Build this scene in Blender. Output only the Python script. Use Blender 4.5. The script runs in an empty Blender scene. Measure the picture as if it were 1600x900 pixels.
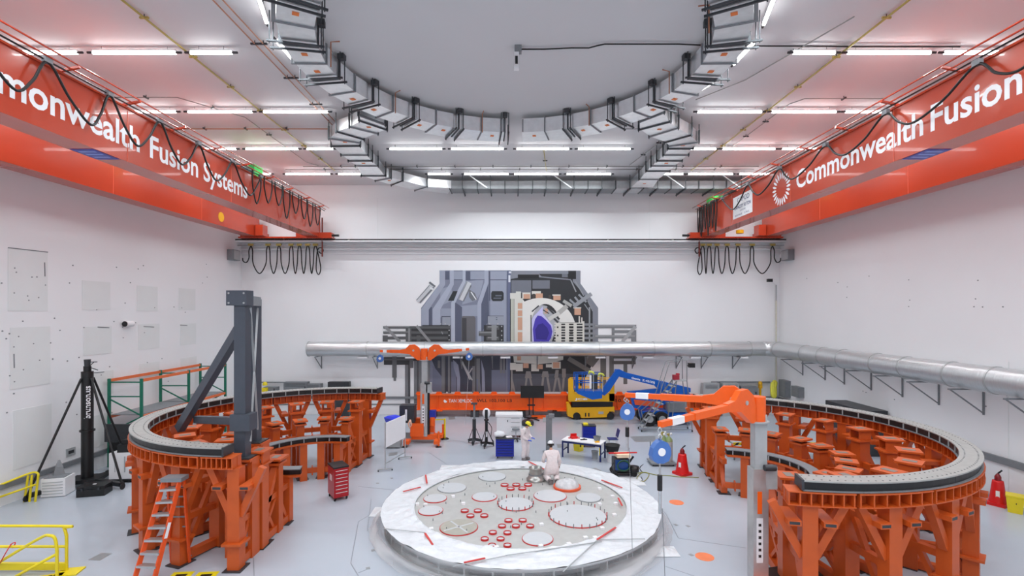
import bpy, math, random
from mathutils import Vector, Matrix, noise
from mathutils.geometry import tessellate_polygon
random.seed(7)
sc = bpy.context.scene
col = sc.collection
pi = math.pi
# ------------------------------------------------------------------ camera
H = 6.5                      # camera height above the floor (m)
F, PX, PY = 788.0, 798.0, 487.0   # focal length and principal point in 1600x900 pixels
cam = bpy.data.cameras.new('camera'); cam.sensor_width = 36; cam.lens = 36*F/1600
cam.shift_x = (800-PX)/1600; cam.shift_y = (PY-450)/1600
cam.clip_end = 200
co = bpy.data.objects.new('camera', cam); col.objects.link(co)
co.location = (0, 0, H); co.rotation_euler = (pi/2, 0, 0)
sc.camera = co
# ------------------------------------------------------------------ world, exposure
w = bpy.data.worlds.new('world'); sc.world = w; w.use_nodes = True
w.node_tree.nodes['Background'].inputs[0].default_value = (.9, .95, 1, 1)
w.node_tree.nodes['Background'].inputs[1].default_value = .3
sc.view_settings.view_transform = 'Standard'; sc.view_settings.look = 'None'
sc.view_settings.exposure = 0.0; sc.view_settings.gamma = 1; sc.view_settings.use_curve_mapping = False
LAMP_W = 92.0               # watts of one long ceiling tube
# room: floor z=0, ceiling z=ZC, walls
WX, YB, YF, ZC = 17.0, 31.9, -7.0, 14.5
HL = 14.3                    # height of the tube lights
# ------------------------------------------------------------------ helpers
def V(*a): return Vector(a)
def fl(x, y, z=0.0):         # pixel -> point on the horizontal plane z
    Y = F*(H-z)/(y-PY); return V((x-PX)*Y/F, Y, z)
def at(x, y, Y):             # pixel -> point in the vertical plane at distance Y
    return V((x-PX)*Y/F, Y, H-(y-PY)*Y/F)
def srgb(c):
    r = []
    for v in c[:3]:
        v = v/255.0; r.append(v/12.92 if v <= .04045 else ((v+.055)/1.055)**2.4)
    return tuple(r)+(1,)
MATS = {}
def mat(name, c, rough=.5, metal=0.0, var=.06, scale=6.0, bump=0.0, emit=0.0, alpha=1.0, coat=0.0, stretch=None, bscale=None):
    if name in MATS: return MATS[name]
    m = bpy.data.materials.new(name); m.use_nodes = True; nt = m.node_tree
    b = nt.nodes['Principled BSDF']; base = srgb(c)
    b.inputs['Roughness'].default_value = rough; b.inputs['Metallic'].default_value = metal
    b.inputs['Coat Weight'].default_value = coat
    tc = nt.nodes.new('ShaderNodeTexCoord')
    vec = tc.outputs['Object']
    if stretch:
        mp = nt.nodes.new('ShaderNodeMapping'); mp.inputs['Scale'].default_value = stretch
        nt.links.new(vec, mp.inputs[0]); vec = mp.outputs[0]
    n = nt.nodes.new('ShaderNodeTexNoise'); n.inputs['Scale'].default_value = scale; n.inputs['Detail'].default_value = 5
    nt.links.new(vec, n.inputs['Vector'])
    r = nt.nodes.new('ShaderNodeValToRGB')
    r.color_ramp.elements[0].position = .3; r.color_ramp.elements[1].position = .7
    r.color_ramp.elements[0].color = tuple(max(0, v*(1-var)) for v in base[:3])+(1,)
    r.color_ramp.elements[1].color = tuple(min(1, v*(1+var)) for v in base[:3])+(1,)
    nt.links.new(n.outputs[0], r.inputs[0]); nt.links.new(r.outputs[0], b.inputs['Base Color'])
    if bump:
        bp = nt.nodes.new('ShaderNodeBump'); bp.inputs['Strength'].default_value = bump; bp.inputs['Distance'].default_value = .05
        if bscale:
            n2 = nt.nodes.new('ShaderNodeTexNoise'); n2.inputs['Scale'].default_value = bscale; n2.inputs['Detail'].default_value = 3
            nt.links.new(vec, n2.inputs['Vector']); nt.links.new(n2.outputs[0], bp.inputs['Height'])
        else: nt.links.new(n.outputs[0], bp.inputs['Height'])
        nt.links.new(bp.outputs[0], b.inputs['Normal'])
    if emit:
        b.inputs['Emission Color'].default_value = base; b.inputs['Emission Strength'].default_value = emit
    b.inputs['Alpha'].default_value = alpha
    MATS[name] = m
    return m
ORG = {}                     # world position of every object's origin at build time
def link(o): col.objects.link(o); return o
def tag(o, label, cat, group=None):
    o['label'] = label; o['category'] = cat
    if group: o['group'] = group
    return o
def T(name, label, cat, loc=(0, 0, 0), group=None):
    o = link(bpy.data.objects.new(name, None)); o.location = loc; o.empty_display_size = .2
    ORG[o.name] = Vector(loc); return tag(o, label, cat, group)
class MB:
    def __init__(s): s.v = []; s.f = []; s.sm = []
    def add(s, vs, fs, smooth=False):
        k = len(s.v); s.v += [Vector(p) for p in vs]
        for f in fs: s.f.append([i+k for i in f]); s.sm.append(smooth)
        return s
    def box(s, c, d, rz=0.0, R=None):
        c = Vector(c); x, y, z = d[0]/2, d[1]/2, d[2]/2
        M = R if R is not None else Matrix.Rotation(rz, 3, 'Z')
        vs = [c+M@V(a*x, b*y, e*z) for e in (-1, 1) for a, b in ((-1, -1), (1, -1), (1, 1), (-1, 1))]
        return s.add(vs, [(3, 2, 1, 0), (4, 5, 6, 7), (0, 1, 5, 4), (1, 2, 6, 5), (2, 3, 7, 6), (3, 0, 4, 7)])
    def b2(s, p, q): p = Vector(p); q = Vector(q); return s.box((p+q)/2, [abs(q[i]-p[i]) for i in range(3)])
    def beam(s, p, q, wd, ht, up=(0, 0, 1)):
        p = Vector(p); q = Vector(q); d = (q-p); L = d.length; d.normalize()
        u = Vector(up)
        if abs(d.dot(u)) > .97: u = V(0, 1, 0) if abs(d.y) < .9 else V(1, 0, 0)
        a = d.cross(u).normalized(); u = a.cross(d).normalized()
        M = Matrix((a, d, u)).transposed()
        return s.box((p+q)/2, (wd, L, ht), R=M)
    def cyl(s, p, q, r, r2=None, n=12, caps=True):
        p = Vector(p); q = Vector(q); r2 = r if r2 is None else r2
        d = (q-p).normalized(); u = V(0, 0, 1) if abs(d.z) < .9 else V(1, 0, 0)
        a = d.cross(u).normalized(); b = d.cross(a)
        dirs = [a*math.cos(2*pi*i/n)+b*math.sin(2*pi*i/n) for i in range(n)]
        A = [p+k*r for k in dirs]; B = [q+k*r2 for k in dirs]
        s.add(A+B, [(i, (i+1) % n, n+(i+1) % n, n+i) for i in range(n)], True)
        if caps:
            if r > 0: s.add(A, [tuple(reversed(range(n)))])
            if r2 > 0: s.add(B, [tuple(range(n))])
        return s
    def tube(s, pts, r, n=6, closed=False):
        pts = [Vector(p) for p in pts]; m = len(pts); rings = []; a = None
        for i, p in enumerate(pts):
            if closed: d = pts[(i+1) % m]-pts[i-1]
            else: d = pts[min(i+1, m-1)]-pts[max(i-1, 0)]
            d.normalize()
            if a is None:
                u = V(0, 0, 1) if abs(d.z) < .9 else V(1, 0, 0); a = d.cross(u).normalized()
            else:
                a = (a-d*a.dot(d)); a = a.normalized() if a.length > 1e-6 else d.orthogonal().normalized()
            b = d.cross(a)
            rings.append([p+(a*math.cos(2*pi*j/n)+b*math.sin(2*pi*j/n))*r for j in range(n)])
        vs = [q for ring in rings for q in ring]; fs = []
        for i in range(m if closed else m-1):
            for j in range(n):
                i2 = (i+1) % m
                fs.append((i*n+j, i*n+(j+1) % n, i2*n+(j+1) % n, i2*n+j))
        if not closed: fs += [tuple(reversed(range(n))), tuple((m-1)*n+j for j in range(n))]
        return s.add(vs, fs, True)
    def arc(s, c, r0, r1, z0, z1, a0, a1, n=16):
        vs = []
        for i in range(n+1):
            a = math.radians(a0+(a1-a0)*i/n); ca, sa = math.cos(a), math.sin(a)
            for r, z in ((r0, z0), (r1, z0), (r1, z1), (r0, z1)): vs.append(V(c[0]+r*ca, c[1]+r*sa, z))
        fs = []
        for i in range(n):
            k = 4*i
            for j in range(4): fs.append((k+j, k+4+j, k+4+(j+1) % 4, k+(j+1) % 4))
        full = abs(abs(a1-a0)-360) < 1e-6
        if not full: fs += [(0, 1, 2, 3), (4*n+3, 4*n+2, 4*n+1, 4*n)]
        if a1 < a0: fs = [tuple(reversed(f)) for f in fs]
        return s.add(vs, fs)
    def disc(s, c, r, z0, z1, n=32):
        return s.cyl((c[0], c[1], z0), (c[0], c[1], z1), r, n=n)
    def prism(s, pts, d):
        pts = [Vector(p) for p in pts]; d = Vector(d); n = len(pts)
        nrm = V(0, 0, 0)
        for i in range(n): nrm += pts[i].cross(pts[(i+1) % n])
        if nrm.dot(d) > 0: pts = pts[::-1]
        if n > 4:
            caps = []
            for t in tessellate_polygon([pts]):
                a, b, c = t
                if (pts[b]-pts[a]).cross(pts[c]-pts[a]).dot(d) > 0: a, b, c = c, b, a
                caps += [(a, b, c), (c+n, b+n, a+n)]
        else: caps = [tuple(range(n)), tuple(reversed(range(n, 2*n)))]
        return s.add(pts+[p+d for p in pts], caps +
                     [(i, i+n, (i+1) % n+n, (i+1) % n) for i in range(n)])
    def lathe(s, prof, c, n=20, smooth=True):
        vs = [V(c[0]+r*math.cos(2*pi*j/n), c[1]+r*math.sin(2*pi*j/n), c[2]+z) for r, z in prof for j in range(n)]
        fs = [(i*n+j, i*n+(j+1) % n, (i+1)*n+(j+1) % n, (i+1)*n+j) for i in range(len(prof)-1) for j in range(n)]
        return s.add(vs, fs, smooth)
    def ball(s, c, r, n=12, m=8):
        c = Vector(c); r = (r, r, r) if not hasattr(r, '__len__') else r; vs = []
        for i in range(m+1):
            t = pi*i/m
            for j in range(n):
                p = 2*pi*j/n; vs.append(c+V(r[0]*math.sin(t)*math.cos(p), r[1]*math.sin(t)*math.sin(p), -r[2]*math.cos(t)))
        fs = [(i*n+j, i*n+(j+1) % n, (i+1)*n+(j+1) % n, (i+1)*n+j) for i in range(m) for j in range(n)]
        return s.add(vs, fs, True)
    def xf(s, M):
        s.v = [M@p for p in s.v]; return s
    def build(s, name, m, parent=None, loc=None):
        o0 = ORG[parent.name] if parent is not None else Vector(loc if loc is not None else (0, 0, 0))
        me = bpy.data.meshes.new(name); me.from_pydata([p-o0 for p in s.v], [], s.f)
        me.polygons.foreach_set('use_smooth', s.sm); me.materials.append(m); me.update()
        o = link(bpy.data.objects.new(name, me)); ORG[o.name] = o0.copy()
        if parent is not None: o.parent = parent
        else: o.location = o0
        return o
def solo(mb, name, m, label, cat, loc=None, group=None):
    if loc is None:
        n = len(mb.v); loc = (sum(p.x for p in mb.v)/n, sum(p.y for p in mb.v)/n, min(p.z for p in mb.v))
    return tag(mb.build(name, m, None, loc), label, cat, group)
def S(mb, name, m, parent=None):
    o = mb.build(name, m, parent)
    if parent is None: o['kind'] = 'structure'
    return o
def copy_tree(o, parent=None):
    c = link(o.copy()); c.parent = parent
    for ch in list(o.children): copy_tree(ch, c)
    return c
def place(root, loc, rz=0.0, label=None, group=None):
    c = copy_tree(root); c.location = loc; c.rotation_euler = (0, 0, rz)
    if label: c['label'] = label
    if group: c['group'] = group
    return c
def text_mb(txt, bold=.0, align='LEFT', ext=.0, size=1.0):
    cu = bpy.data.curves.new('lettering', 'FONT'); cu.body = txt; cu.offset = bold; cu.align_x = align; cu.size = size
    cu.extrude = ext; cu.resolution_u = 3
    o = link(bpy.data.objects.new('lettering', cu)); bpy.context.view_layer.update()
    me = o.evaluated_get(bpy.context.evaluated_depsgraph_get()).to_mesh()
    mb = MB(); mb.add([v.co.copy() for v in me.vertices], [tuple(p.vertices) for p in me.polygons])
    o.to_mesh_clear(); bpy.data.objects.remove(o); bpy.data.curves.remove(cu)
    return mb
def text_fit(txt, p0, pu, pv, bold=.0):
    """lettering whose bounding box is the parallelogram p0, p0+pu (reading direction), p0+pv (up)"""
    mb = text_mb(txt, bold); p0 = Vector(p0); pu = Vector(pu); pv = Vector(pv)
    x0 = min(p.x for p in mb.v); x1 = max(p.x for p in mb.v); y0 = min(p.y for p in mb.v); y1 = max(p.y for p in mb.v)
    mb.v = [p0+pu*((p.x-x0)/(x1-x0))+pv*((p.y-y0)/(y1-y0)) for p in mb.v]
    return mb
# ------------------------------------------------------------------ materials
M_WALL = mat('white wall paint', (238, 239, 241), .55, var=.012, scale=.4)
M_PATCH = mat('grey white patch paint', (228, 231, 231), .6, var=.015, scale=1.5)
M_FLOOR = mat('grey epoxy floor', (180, 188, 198), .22, var=.03, scale=.5)
M_CEIL = mat('ceiling paint', (212, 212, 214), .6, var=.012, scale=.3)
M_CRANE = mat('crane red orange', (190, 68, 42), .22, var=.03, scale=.6, coat=.3)
M_ORANGE = mat('stand orange', (198, 86, 28), .42, var=.06, scale=3)
M_BRIGHT = mat('bright lift orange', (244, 98, 20), .35, var=.03)
M_WHITE = mat('white enamel', (240, 240, 242), .4, var=.01)
M_BLACK = mat('black paint', (22, 22, 24), .4, var=.1)
M_RUBBER = mat('black rubber', (30, 30, 32), .7, var=.1)
M_DARK = mat('dark grey metal', (62, 64, 68), .45, .3, var=.08)
M_GREY = mat('grey painted metal', (128, 132, 136), .5, .1, var=.05)
M_LGREY = mat('light grey metal', (176, 180, 182), .45, .2, var=.05)
M_SLATE = mat('slate grey column paint', (72, 78, 88), .4, .1, var=.05)
M_GALV = mat('galvanised steel', (205, 208, 210), .34, .85, var=.07, scale=9)
M_DUCT = mat('galvanised duct sheet', (244, 247, 248), .28, .9, var=.06, scale=4)
M_ALU = mat('aluminium', (190, 192, 192), .35, .7, var=.06)
M_BLUE = mat('cobalt blue paint', (20, 40, 160), .35, var=.05)
M_GBLUE = mat('boom lift blue', (4, 92, 190), .32, var=.04)
M_SRL = mat('lifeline housing blue', (74, 116, 186), .4, var=.04)
M_YEL = mat('safety yellow', (236, 214, 30), .4, var=.03)
M_JCB = mat('machine amber yellow', (240, 180, 20), .38, var=.03)
M_RED = mat('signal red', (214, 24, 24), .4, var=.04)
M_CHEST = mat('tool chest red', (176, 16, 28), .3, var=.04)
M_GREEN = mat('rack green', (10, 112, 88), .45, var=.05)
M_RACKOR = mat('rack orange', (226, 112, 60), .5, var=.05)
M_HGREEN = mat('motor green', (40, 190, 80), .4, var=.05)
M_TEXT = mat('white lettering vinyl', (246, 246, 248), .4, var=.0)
M_BTEXT = mat('black lettering', (30, 20, 16), .5, var=.0)
M_PLATE = mat('machined steel plate', (192, 193, 190), .4, .2, var=.05, scale=5)
M_LID = mat('pale cover film', (206, 210, 213), .35, .1, var=.02)
M_STEEL = mat('stainless steel', (168, 168, 164), .3, .8, var=.06)
M_COND = mat('steel conduit', (150, 150, 148), .4, .5)
M_YCOND = mat('yellow brass conduit', (176, 160, 86), .45, .2)
M_OCOND = mat('rust orange conduit', (176, 120, 92), .5, .2)
M_CABLE = mat('black cable', (14, 14, 15), .5)
M_WOOD = mat('grey plywood', (150, 148, 140), .6)
M_SUIT = mat('white coverall', (236, 226, 226), .75, var=.04, scale=9, bump=.5, bscale=14)
M_SKIN = mat('skin', (196, 150, 128), .55)
M_PAD = mat('bare steel pad', (150, 146, 140), .4, .6)
M_RTOP = mat('pale grey ring plate', (176, 176, 172), .4, .35, var=.05)
# ================================================================== the room
S(MB().b2((-WX-.3, YF-.3, -.3), (WX+.3, YB+.3, 0)), 'floor', M_FLOOR)
FLOOR = bpy.data.objects['floor']
S(MB().b2((-WX-.3, YF-.3, ZC), (WX+.3, YB+.3, ZC+.3)), 'ceiling', M_CEIL)
CEIL = bpy.data.objects['ceiling']
WL = S(MB().b2((-WX-.3, YF-.3, 0), (-WX, YB+.3, ZC)), 'wall_left', M_WALL)
WR = S(MB().b2((WX, YF-.3, 0), (WX+.3, YB+.3, ZC)), 'wall_right', M_WALL)
WB = S(MB().b2((-WX, YB, 0), (WX, YB+.3, ZC)), 'wall_back', M_WALL)
S(MB().b2((-WX, YF-.3, 0), (WX, YF, ZC)), 'wall_front', M_WALL)
def wl(x, y, X=-WX):
    Y = X*F/(x-PX); return V(X, Y, H-(y-PY)*Y/F)
# access panels and patches on the left wall (pixel box: x0, x1, top, bottom at x0)
for x0, x1, t, b in ((12, 74, 387, 486), (15, 78, 512, 609), (20, 80, 642, 735), (128, 172, 438, 484), (130, 174, 511, 556),
                     (141, 177, 583, 622), (213, 246, 446, 486), (215, 249, 507, 547), (217, 249, 569, 596), (279, 305, 450, 485),
                     (281, 306, 506, 540), (282, 307, 560, 580), (146, 176, 650, 700)):
    p = wl(x0, t); q = wl(x0, b); r = wl(x1, t)
    MB().b2((-WX-.002, p.y, q.z), (-WX+.012, r.y, p.z)).build('wall_panel', M_PATCH, WL)
for x0, y0, x1, y1 in ((12, 387, 74, 394), (69, 410, 69.6, 432), (21, 553, 21.6, 575), (152, 511, 170, 512), (224, 510, 240, 511), (281, 508, 292, 508.6), (140, 583, 162, 581)):
    p = wl(x0, y0); q = wl(x1, y1); MB().beam(p+V(.015, 0, 0), q+V(.015, 0, 0), .02, .03).build('panel_seam', M_GREY, WL)
mb = MB()
for i in range(70):
    x = random.uniform(2, 330); y = random.uniform(400, 680); p = wl(x, y)
    mb.cyl(p-V(.005, 0, 0), p+V(.02, 0, 0), .025, n=6)
o = mb.build('wall_anchor', M_GREY, WL); o['kind'] = 'stuff'
mb = MB()
for i in range(26):
    p = wl(random.uniform(1230, 1590), random.uniform(430, 480) if i % 2 else random.uniform(600, 650), WX); mb.cyl(p+V(.005, 0, 0), p-V(.02, 0, 0), .022, n=6)
o = mb.build('wall_anchor', M_GREY, WR); o['kind'] = 'stuff'
p = wl(110, 706); o = MB().b2((-WX, p.y-.2, p.z-.15), (-WX+.03, p.y+.2, p.z+.15)).build('outlet_plate', M_LGREY, WL); MB().b2((-WX+.03, p.y-.12, p.z-.06), (-WX+.04, p.y+.12, p.z+.06)).build('socket', M_DARK, o)
# vertical seams of the back wall sheets
for x in (590, 1015, 420, 1180):
    p = at(x, 320, YB); MB().box((p.x, YB-.004, 12.4), (.02, .012, 2.6)).build('panel_seam', M_PATCH, WB)
p = wl(1576, 690, WX); MB().box((WX-.005, p.y, 2.4), (.012, .03, 4.8)).build('panel_seam', M_PATCH, WR)
# cable raceways
for name, mbx in (('trim_1', MB().b2((-WX, 8, .58), (-WX+.1, 22, .76))), ('trim_2', MB().b2((WX-.1, 6, 1.25), (WX, 27.0, 1.48))),
                  ('trim_3', MB().b2((-15.5, YB-.1, 1.0), (-5.6, YB, 1.14)).b2((-15.5, YB-.06, .62), (-5.6, YB, .68))),
                  ('trim_4', MB().b2((7, YB-.1, .95), (WX-.2, YB, 1.15)).b2((WX-.12, 26.8, .9), (WX, YB, 1.1)))):
    S(mbx, name, M_GREY)
# floor joints, cover plates, painted spots (all parts of the floor)
M_JOINT = mat('floor joint sealant', (140, 146, 154), .5); M_FPLATE = mat('floor cover plate', (150, 153, 155), .45, .3)
def fpoly(pts, name, m, h=.004):
    MB().prism([fl(*p) for p in pts], (0, 0, h)).build(name, m, FLOOR)
def fline(a, b, wd=.025):
    p, q = fl(*a), fl(*b); MB().beam(p, q, wd, .004).build('floor_joint', M_JOINT, FLOOR)
for a, b in (((560, 815), (640, 768)), ((560, 815), (548, 880)), ((548, 880), (560, 900)), ((640, 768), (560, 760)), ((560, 895), (578, 888)), ((672, 708), (706, 731)),
             ((1000, 768), (1040, 802)), ((1040, 802), (1060, 841)), ((1060, 841), (1165, 856)), ((1040, 885), (1085, 900)), ((396, 871), (397, 900)), ((580, 780), (574, 830))):
    fline(a, b)
fpoly([(138, 875), (158, 864), (175, 865), (156, 876)], 'floor_plate', M_FPLATE)
for pts in ([(984, 682), (1024, 681), (1024, 690), (993, 691)], [(905, 737), (930, 731), (944, 737), (925, 748)], [(700, 651), (710, 650), (711, 655), (701, 656)],
            [(870, 694), (890, 693), (888, 700), (871, 700)], [(608, 708), (622, 706), (620, 711), (607, 713)]):
    fpoly(pts, 'floor_plate', M_FPLATE)
for x, y, r in ((1057, 785, .24), (1101, 870, .24)):
    p = fl(x, y); MB().disc(p, r, 0, .004, 28).build('floor_spot', mat('orange floor spot', (240, 132, 84), .4), FLOOR)
for x, y in ((283, 899), (322, 899)):
    p = fl(x, y); o = MB().box((p.x, p.y, .002), (.5, .34, .004), .1).build('floor_sign', M_YEL, FLOOR)
    MB().box((p.x, p.y, .005), (.26, .1, .003), .1).build('pictogram', M_BLACK, o)
mb = MB()
for x, y in ((590, 755), (583, 860), (575, 888), (1056, 820), (1055, 862), (612, 747), (1075, 822), (1080, 867)):
    mb.box(fl(x, y)+V(0, 0, .002), (.1, .12, .005), .4)
o = mb.build('floor_mark', M_FPLATE, FLOOR); o['kind'] = 'stuff'
# ------------------------------------------------------------------ crane runway beams (front and back wall)
for yy, s, n in ((YB, -1, 'trim_5'), (YF, 1, 'trim_6')):
    r = S(MB().b2((-WX, yy, 10.40), (WX, yy+s*.30, 10.46)).b2((-WX, yy, 10.46), (WX, yy+s*.10, 10.82)).b2((-WX, yy, 10.82), (WX, yy+s*.80, 10.90)), n, M_WHITE)
    MB().b2((-WX, yy+s*.68, 10.90), (WX, yy+s*.79, 10.985)).build('crane_rail', M_BLACK, r)
    if s < 0:
        MB().b2((-WX, yy-.55, 10.60), (WX, yy-.48, 10.66)).build('festoon_track', M_LGREY, r)
        MB().b2((-WX, yy, 10.14), (WX, yy-.10, 10.22)).build('ledge', M_WHITE, r)
        for x in range(-14, 16, 4): MB().box((x, yy-.72, 10.93), (.12, .14, .06)).build('rail_clip', M_WHITE, r)
# ------------------------------------------------------------------ ceiling tube lights
M_TUBE = mat('lit tube', (255, 255, 255), .4, emit=9.0, var=0)
def make_tube(L, watts):
    root = T('tube_light', 'white ceiling tube light', 'ceiling light', (0, 0, 0), 'ceiling tube lights')
    MB().cyl((-L/2, 0, 0), (L/2, 0, 0), .045, n=8).build('tube', M_TUBE, root)
    MB().b2((-L/2, -.04, .05), (L/2, .04, .09)).build('housing', M_WHITE, root)
    for s in (-1, 1):
        MB().cyl((s*L/2, 0, .01), (s*(L/2+.17), 0, .01), .035, n=6).build('end_cap', M_DARK, root)
        MB().cyl((s*(L/2-.25), 0, .06), (s*(L/2-.25), 0, ZC-HL), .008, n=4).build('hanger', M_GREY, root)
    la = bpy.data.lights.new('tube_glow', 'AREA'); la.shape = 'RECTANGLE'; la.size = L; la.size_y = .07; la.energy = watts; la.spread = math.radians(156); la.color = (.9, .962, 1.0)
    lo = link(bpy.data.objects.new('tube_glow', la)); lo.location = (0, 0, -.06); lo.parent = root
    return root
long_t, short_t = make_tube(2.5, LAMP_W), make_tube(1.25, LAMP_W/2)
used = {id(long_t): 0, id(short_t): 0}
def tube_at(loc, rz, short, label):
    src = short_t if short else long_t
    if not used[id(src)]:
        used[id(src)] = 1; src.location = loc; src.rotation_euler = (0, 0, rz); src['label'] = label; return
    place(src, loc, rz, label)
ROWS = {15.2: (((56, 0), (210, 0), (330, 1), (1272, 1), (1389, 0), (1540, 0)), 'tube light in the ceiling row that passes over the camera cable above both crane girders'),
        19.7: (((225, 0), (344, 0), (462, 0), (1140, 0), (1256, 0), (1371, 0)), 'tube light in the ceiling row level with the Y-branches of the ring duct'),
        24.2: (((328, 0), (425, 0), (500, 1), (650, 0), (746, 0), (848, 0), (944, 0), (1098, 1), (1170, 0), (1263, 0)), 'tube light in the ceiling row between the ring duct and the back wall duct'),
        28.6: (((389, 0), (481, 0), (546, 1), (686, 1), (760, 0), (838, 0), (920, 0), (1050, 1), (1110, 0), (1190, 0)), 'tube light in the ceiling row next to the back wall')}
for Y, (xs, lab) in ROWS.items():
    for x, sh in xs: tube_at(((x-PX)*Y/F, Y, HL), 0, sh, lab)
for Y in (10.7, 6.2, 1.8, -2.7):
    for X in (-14.3, -11.3, -8.3, -4.5, -1.5, 1.5, 4.5, 8.3, 11.3, 14.3):
        if Y > 8 and abs(X) < 7: continue
        tube_at((X, Y, HL), 0, False, 'tube light in the ceiling rows towards the front wall')
for a, b in (((405, 0), (414, 28)), ((433, 65), (460, 96)), ((1208, 2), (1196, 32)), ((1175, 70), (1149, 98)), ((1112, 130), (1077, 151))):
    p, q = fl(*a, z=HL), fl(*b, z=HL); d = q-p
    tube_at((p+q)/2, math.atan2(d.y, d.x), True, 'short tube light set slanting along the outside of the ring duct')
# ------------------------------------------------------------------ ring duct on the ceiling
ZD0, ZD1 = H+7.25, 14.3
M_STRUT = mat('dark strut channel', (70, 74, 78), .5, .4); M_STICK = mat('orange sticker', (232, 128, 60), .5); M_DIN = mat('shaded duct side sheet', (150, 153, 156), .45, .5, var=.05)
ring = T('ring_duct', 'galvanised rectangular air duct forming a large circle on the ceiling', 'duct', (.1, 14.9, ZD0))
RC = (.1, 14.9)
step = 353.0/36
for i in range(36):
    a0 = 93.5+i*step; a1 = a0+step
    sec = MB().arc(RC, 5.5, 6.4+(.25 if 55 < (a0+a1)/2 % 360 < 125 else 0), ZD0, ZD1, a0+.12, a1-.12, 1).build('duct_section', M_DUCT, ring)
    fm = MB().arc(RC, 5.46, 6.5, ZD0-.03, ZD1+.03, a0-.25, a0+.25, 1); fm.build('flange', M_GREY if i % 2 else M_STRUT, ring)
    am = math.radians((a0+a1)/2)
    p = V(RC[0]+5.95*math.cos(am), RC[1]+5.95*math.sin(am), ZD0-.008)
    if i % 3 != 1: MB().box(p, (.16, .14, .012), am).build('sticker', M_STICK, sec)
    if i % 2 == 0:
        for da in (-1.6, 1.6):
            a = math.radians(a0+da); u = V(math.cos(a), math.sin(a), 0); c = V(RC[0], RC[1], 0)
            MB().beam(c+u*5.3+V(0, 0, ZD0-.06), c+u*6.75+V(0, 0, ZD0-.05), .05, .05).build('trapeze_bar', M_STRUT, ring)
            for rr in (5.38, 6.68): MB().cyl(c+u*rr+V(0, 0, ZD0-.12), c+u*rr+V(0, 0, ZC), .018, n=5).build('hanger_rod', M_STRUT, ring)
        a = math.radians(a0); u = V(math.cos(a), math.sin(a), 0)
        MB().box(V(RC[0], RC[1], 0)+u*5.4+V(0, 0, ZC-.1), (.2, .2, .16), a).build('bracket', M_DARK, ring)
    elif i % 4 == 1:
        a = math.radians(a0); u = V(math.cos(a), math.sin(a), 0); c = V(RC[0], RC[1], 0)
        MB().tube([c+u*5.36+V(0, 0, ZD0-.1), c+u*5.36+V(0, 0, ZC-.12), c+u*5.1+V(0, 0, ZC-.1)], .02, 5).build('riser_pipe', M_OCOND, ring)
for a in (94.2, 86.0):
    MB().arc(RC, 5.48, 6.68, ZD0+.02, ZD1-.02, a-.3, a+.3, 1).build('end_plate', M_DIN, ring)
def duct_run(name, label, pairs, zb=ZD0, zt=14.2, seams=()):
    P = [(fl(*a, z=zb), fl(*b, z=zb)) for a, b in pairs]
    root = T(name, label, 'duct', (P[0][0]+P[-1][0])/2)
    up = V(0, 0, zt-zb)
    for i in range(len(P)-1):
        a, b = P[i]; c, d = P[i+1]
        sec = MB().prism([a, b, d, c], up).build('duct_section', M_DUCT, root)
        e = (b-a).normalized()*.06
        MB().prism([a-e+V(0, -.03, -.04), b+e+V(0, -.03, -.04), b+e+V(0, .06, -.04), a-e+V(0, .06, -.04)], (0, 0, .08)).build('trapeze_bar', M_STRUT if i % 2 else M_GREY, root)
        for q in (a-e, b+e): MB().box((q.x, q.y, (zb+zt)/2), (.06, .06, zt-zb+.1)).build('flange', M_STRUT, root)
        for q in (a-e, b+e): MB().cyl((q.x, q.y, zb-.1), (q.x, q.y, ZC), .02, n=5).build('hanger_rod', M_STRUT, root)
        if i % 3 == 1: MB().box((a+d)/2+V(0, 0, -.008), (.16, .12, .012)).build('sticker', M_STICK, sec)
    return root
duct_run('branch_duct', 'galvanised duct branch zigzagging from the ring duct on the survey mast side', [
    ((562, 180), (600, 194)), ((563, 188.5), (603, 202)), ((548, 198), (588.6, 208)), ((527, 205.5), (567, 217)), ((516, 216), (561, 222.5)),
    ((519.6, 228), (561, 227.6)), ((534.8, 242), (573.5, 242)), ((546, 251), (580, 251)), ((557, 259), (589, 259)), ((566, 274.5), (601, 274.5)),
    ((587.6, 282), (610, 278)), ((612, 288.6), (629, 282)), ((649, 297), (667, 291.5)), ((700, 302.5), (705, 294))])
duct_run('branch_duct', 'galvanised duct branch zigzagging from the ring duct towards the wall pipe corner', [
    ((1036, 176), (1000, 190)), ((1026+20, 190), (990+10, 202)), ((1058, 200), (1016, 213)), ((1079, 211), (1040, 222)), ((1090, 222), (1046, 228)), ((1081, 232), (1045, 232)),
    ((1074, 242), (1038, 242)), ((1064, 251), (1028, 251)), ((1055, 259), (1019, 259)), ((1045, 267), (1011, 267)), ((1029, 280), (1000, 280)), ((1020, 293), (986, 293))])
M_WDUCT = mat('dull grey duct sheet', (132, 135, 138), .5, .2, var=.06)
bd = T('wall_duct', 'long galvanised duct on struts along the top of the back wall', 'duct', (4, 30.4, ZD0))
xs = [-3.6+i*1.63 for i in range(12)]
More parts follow.
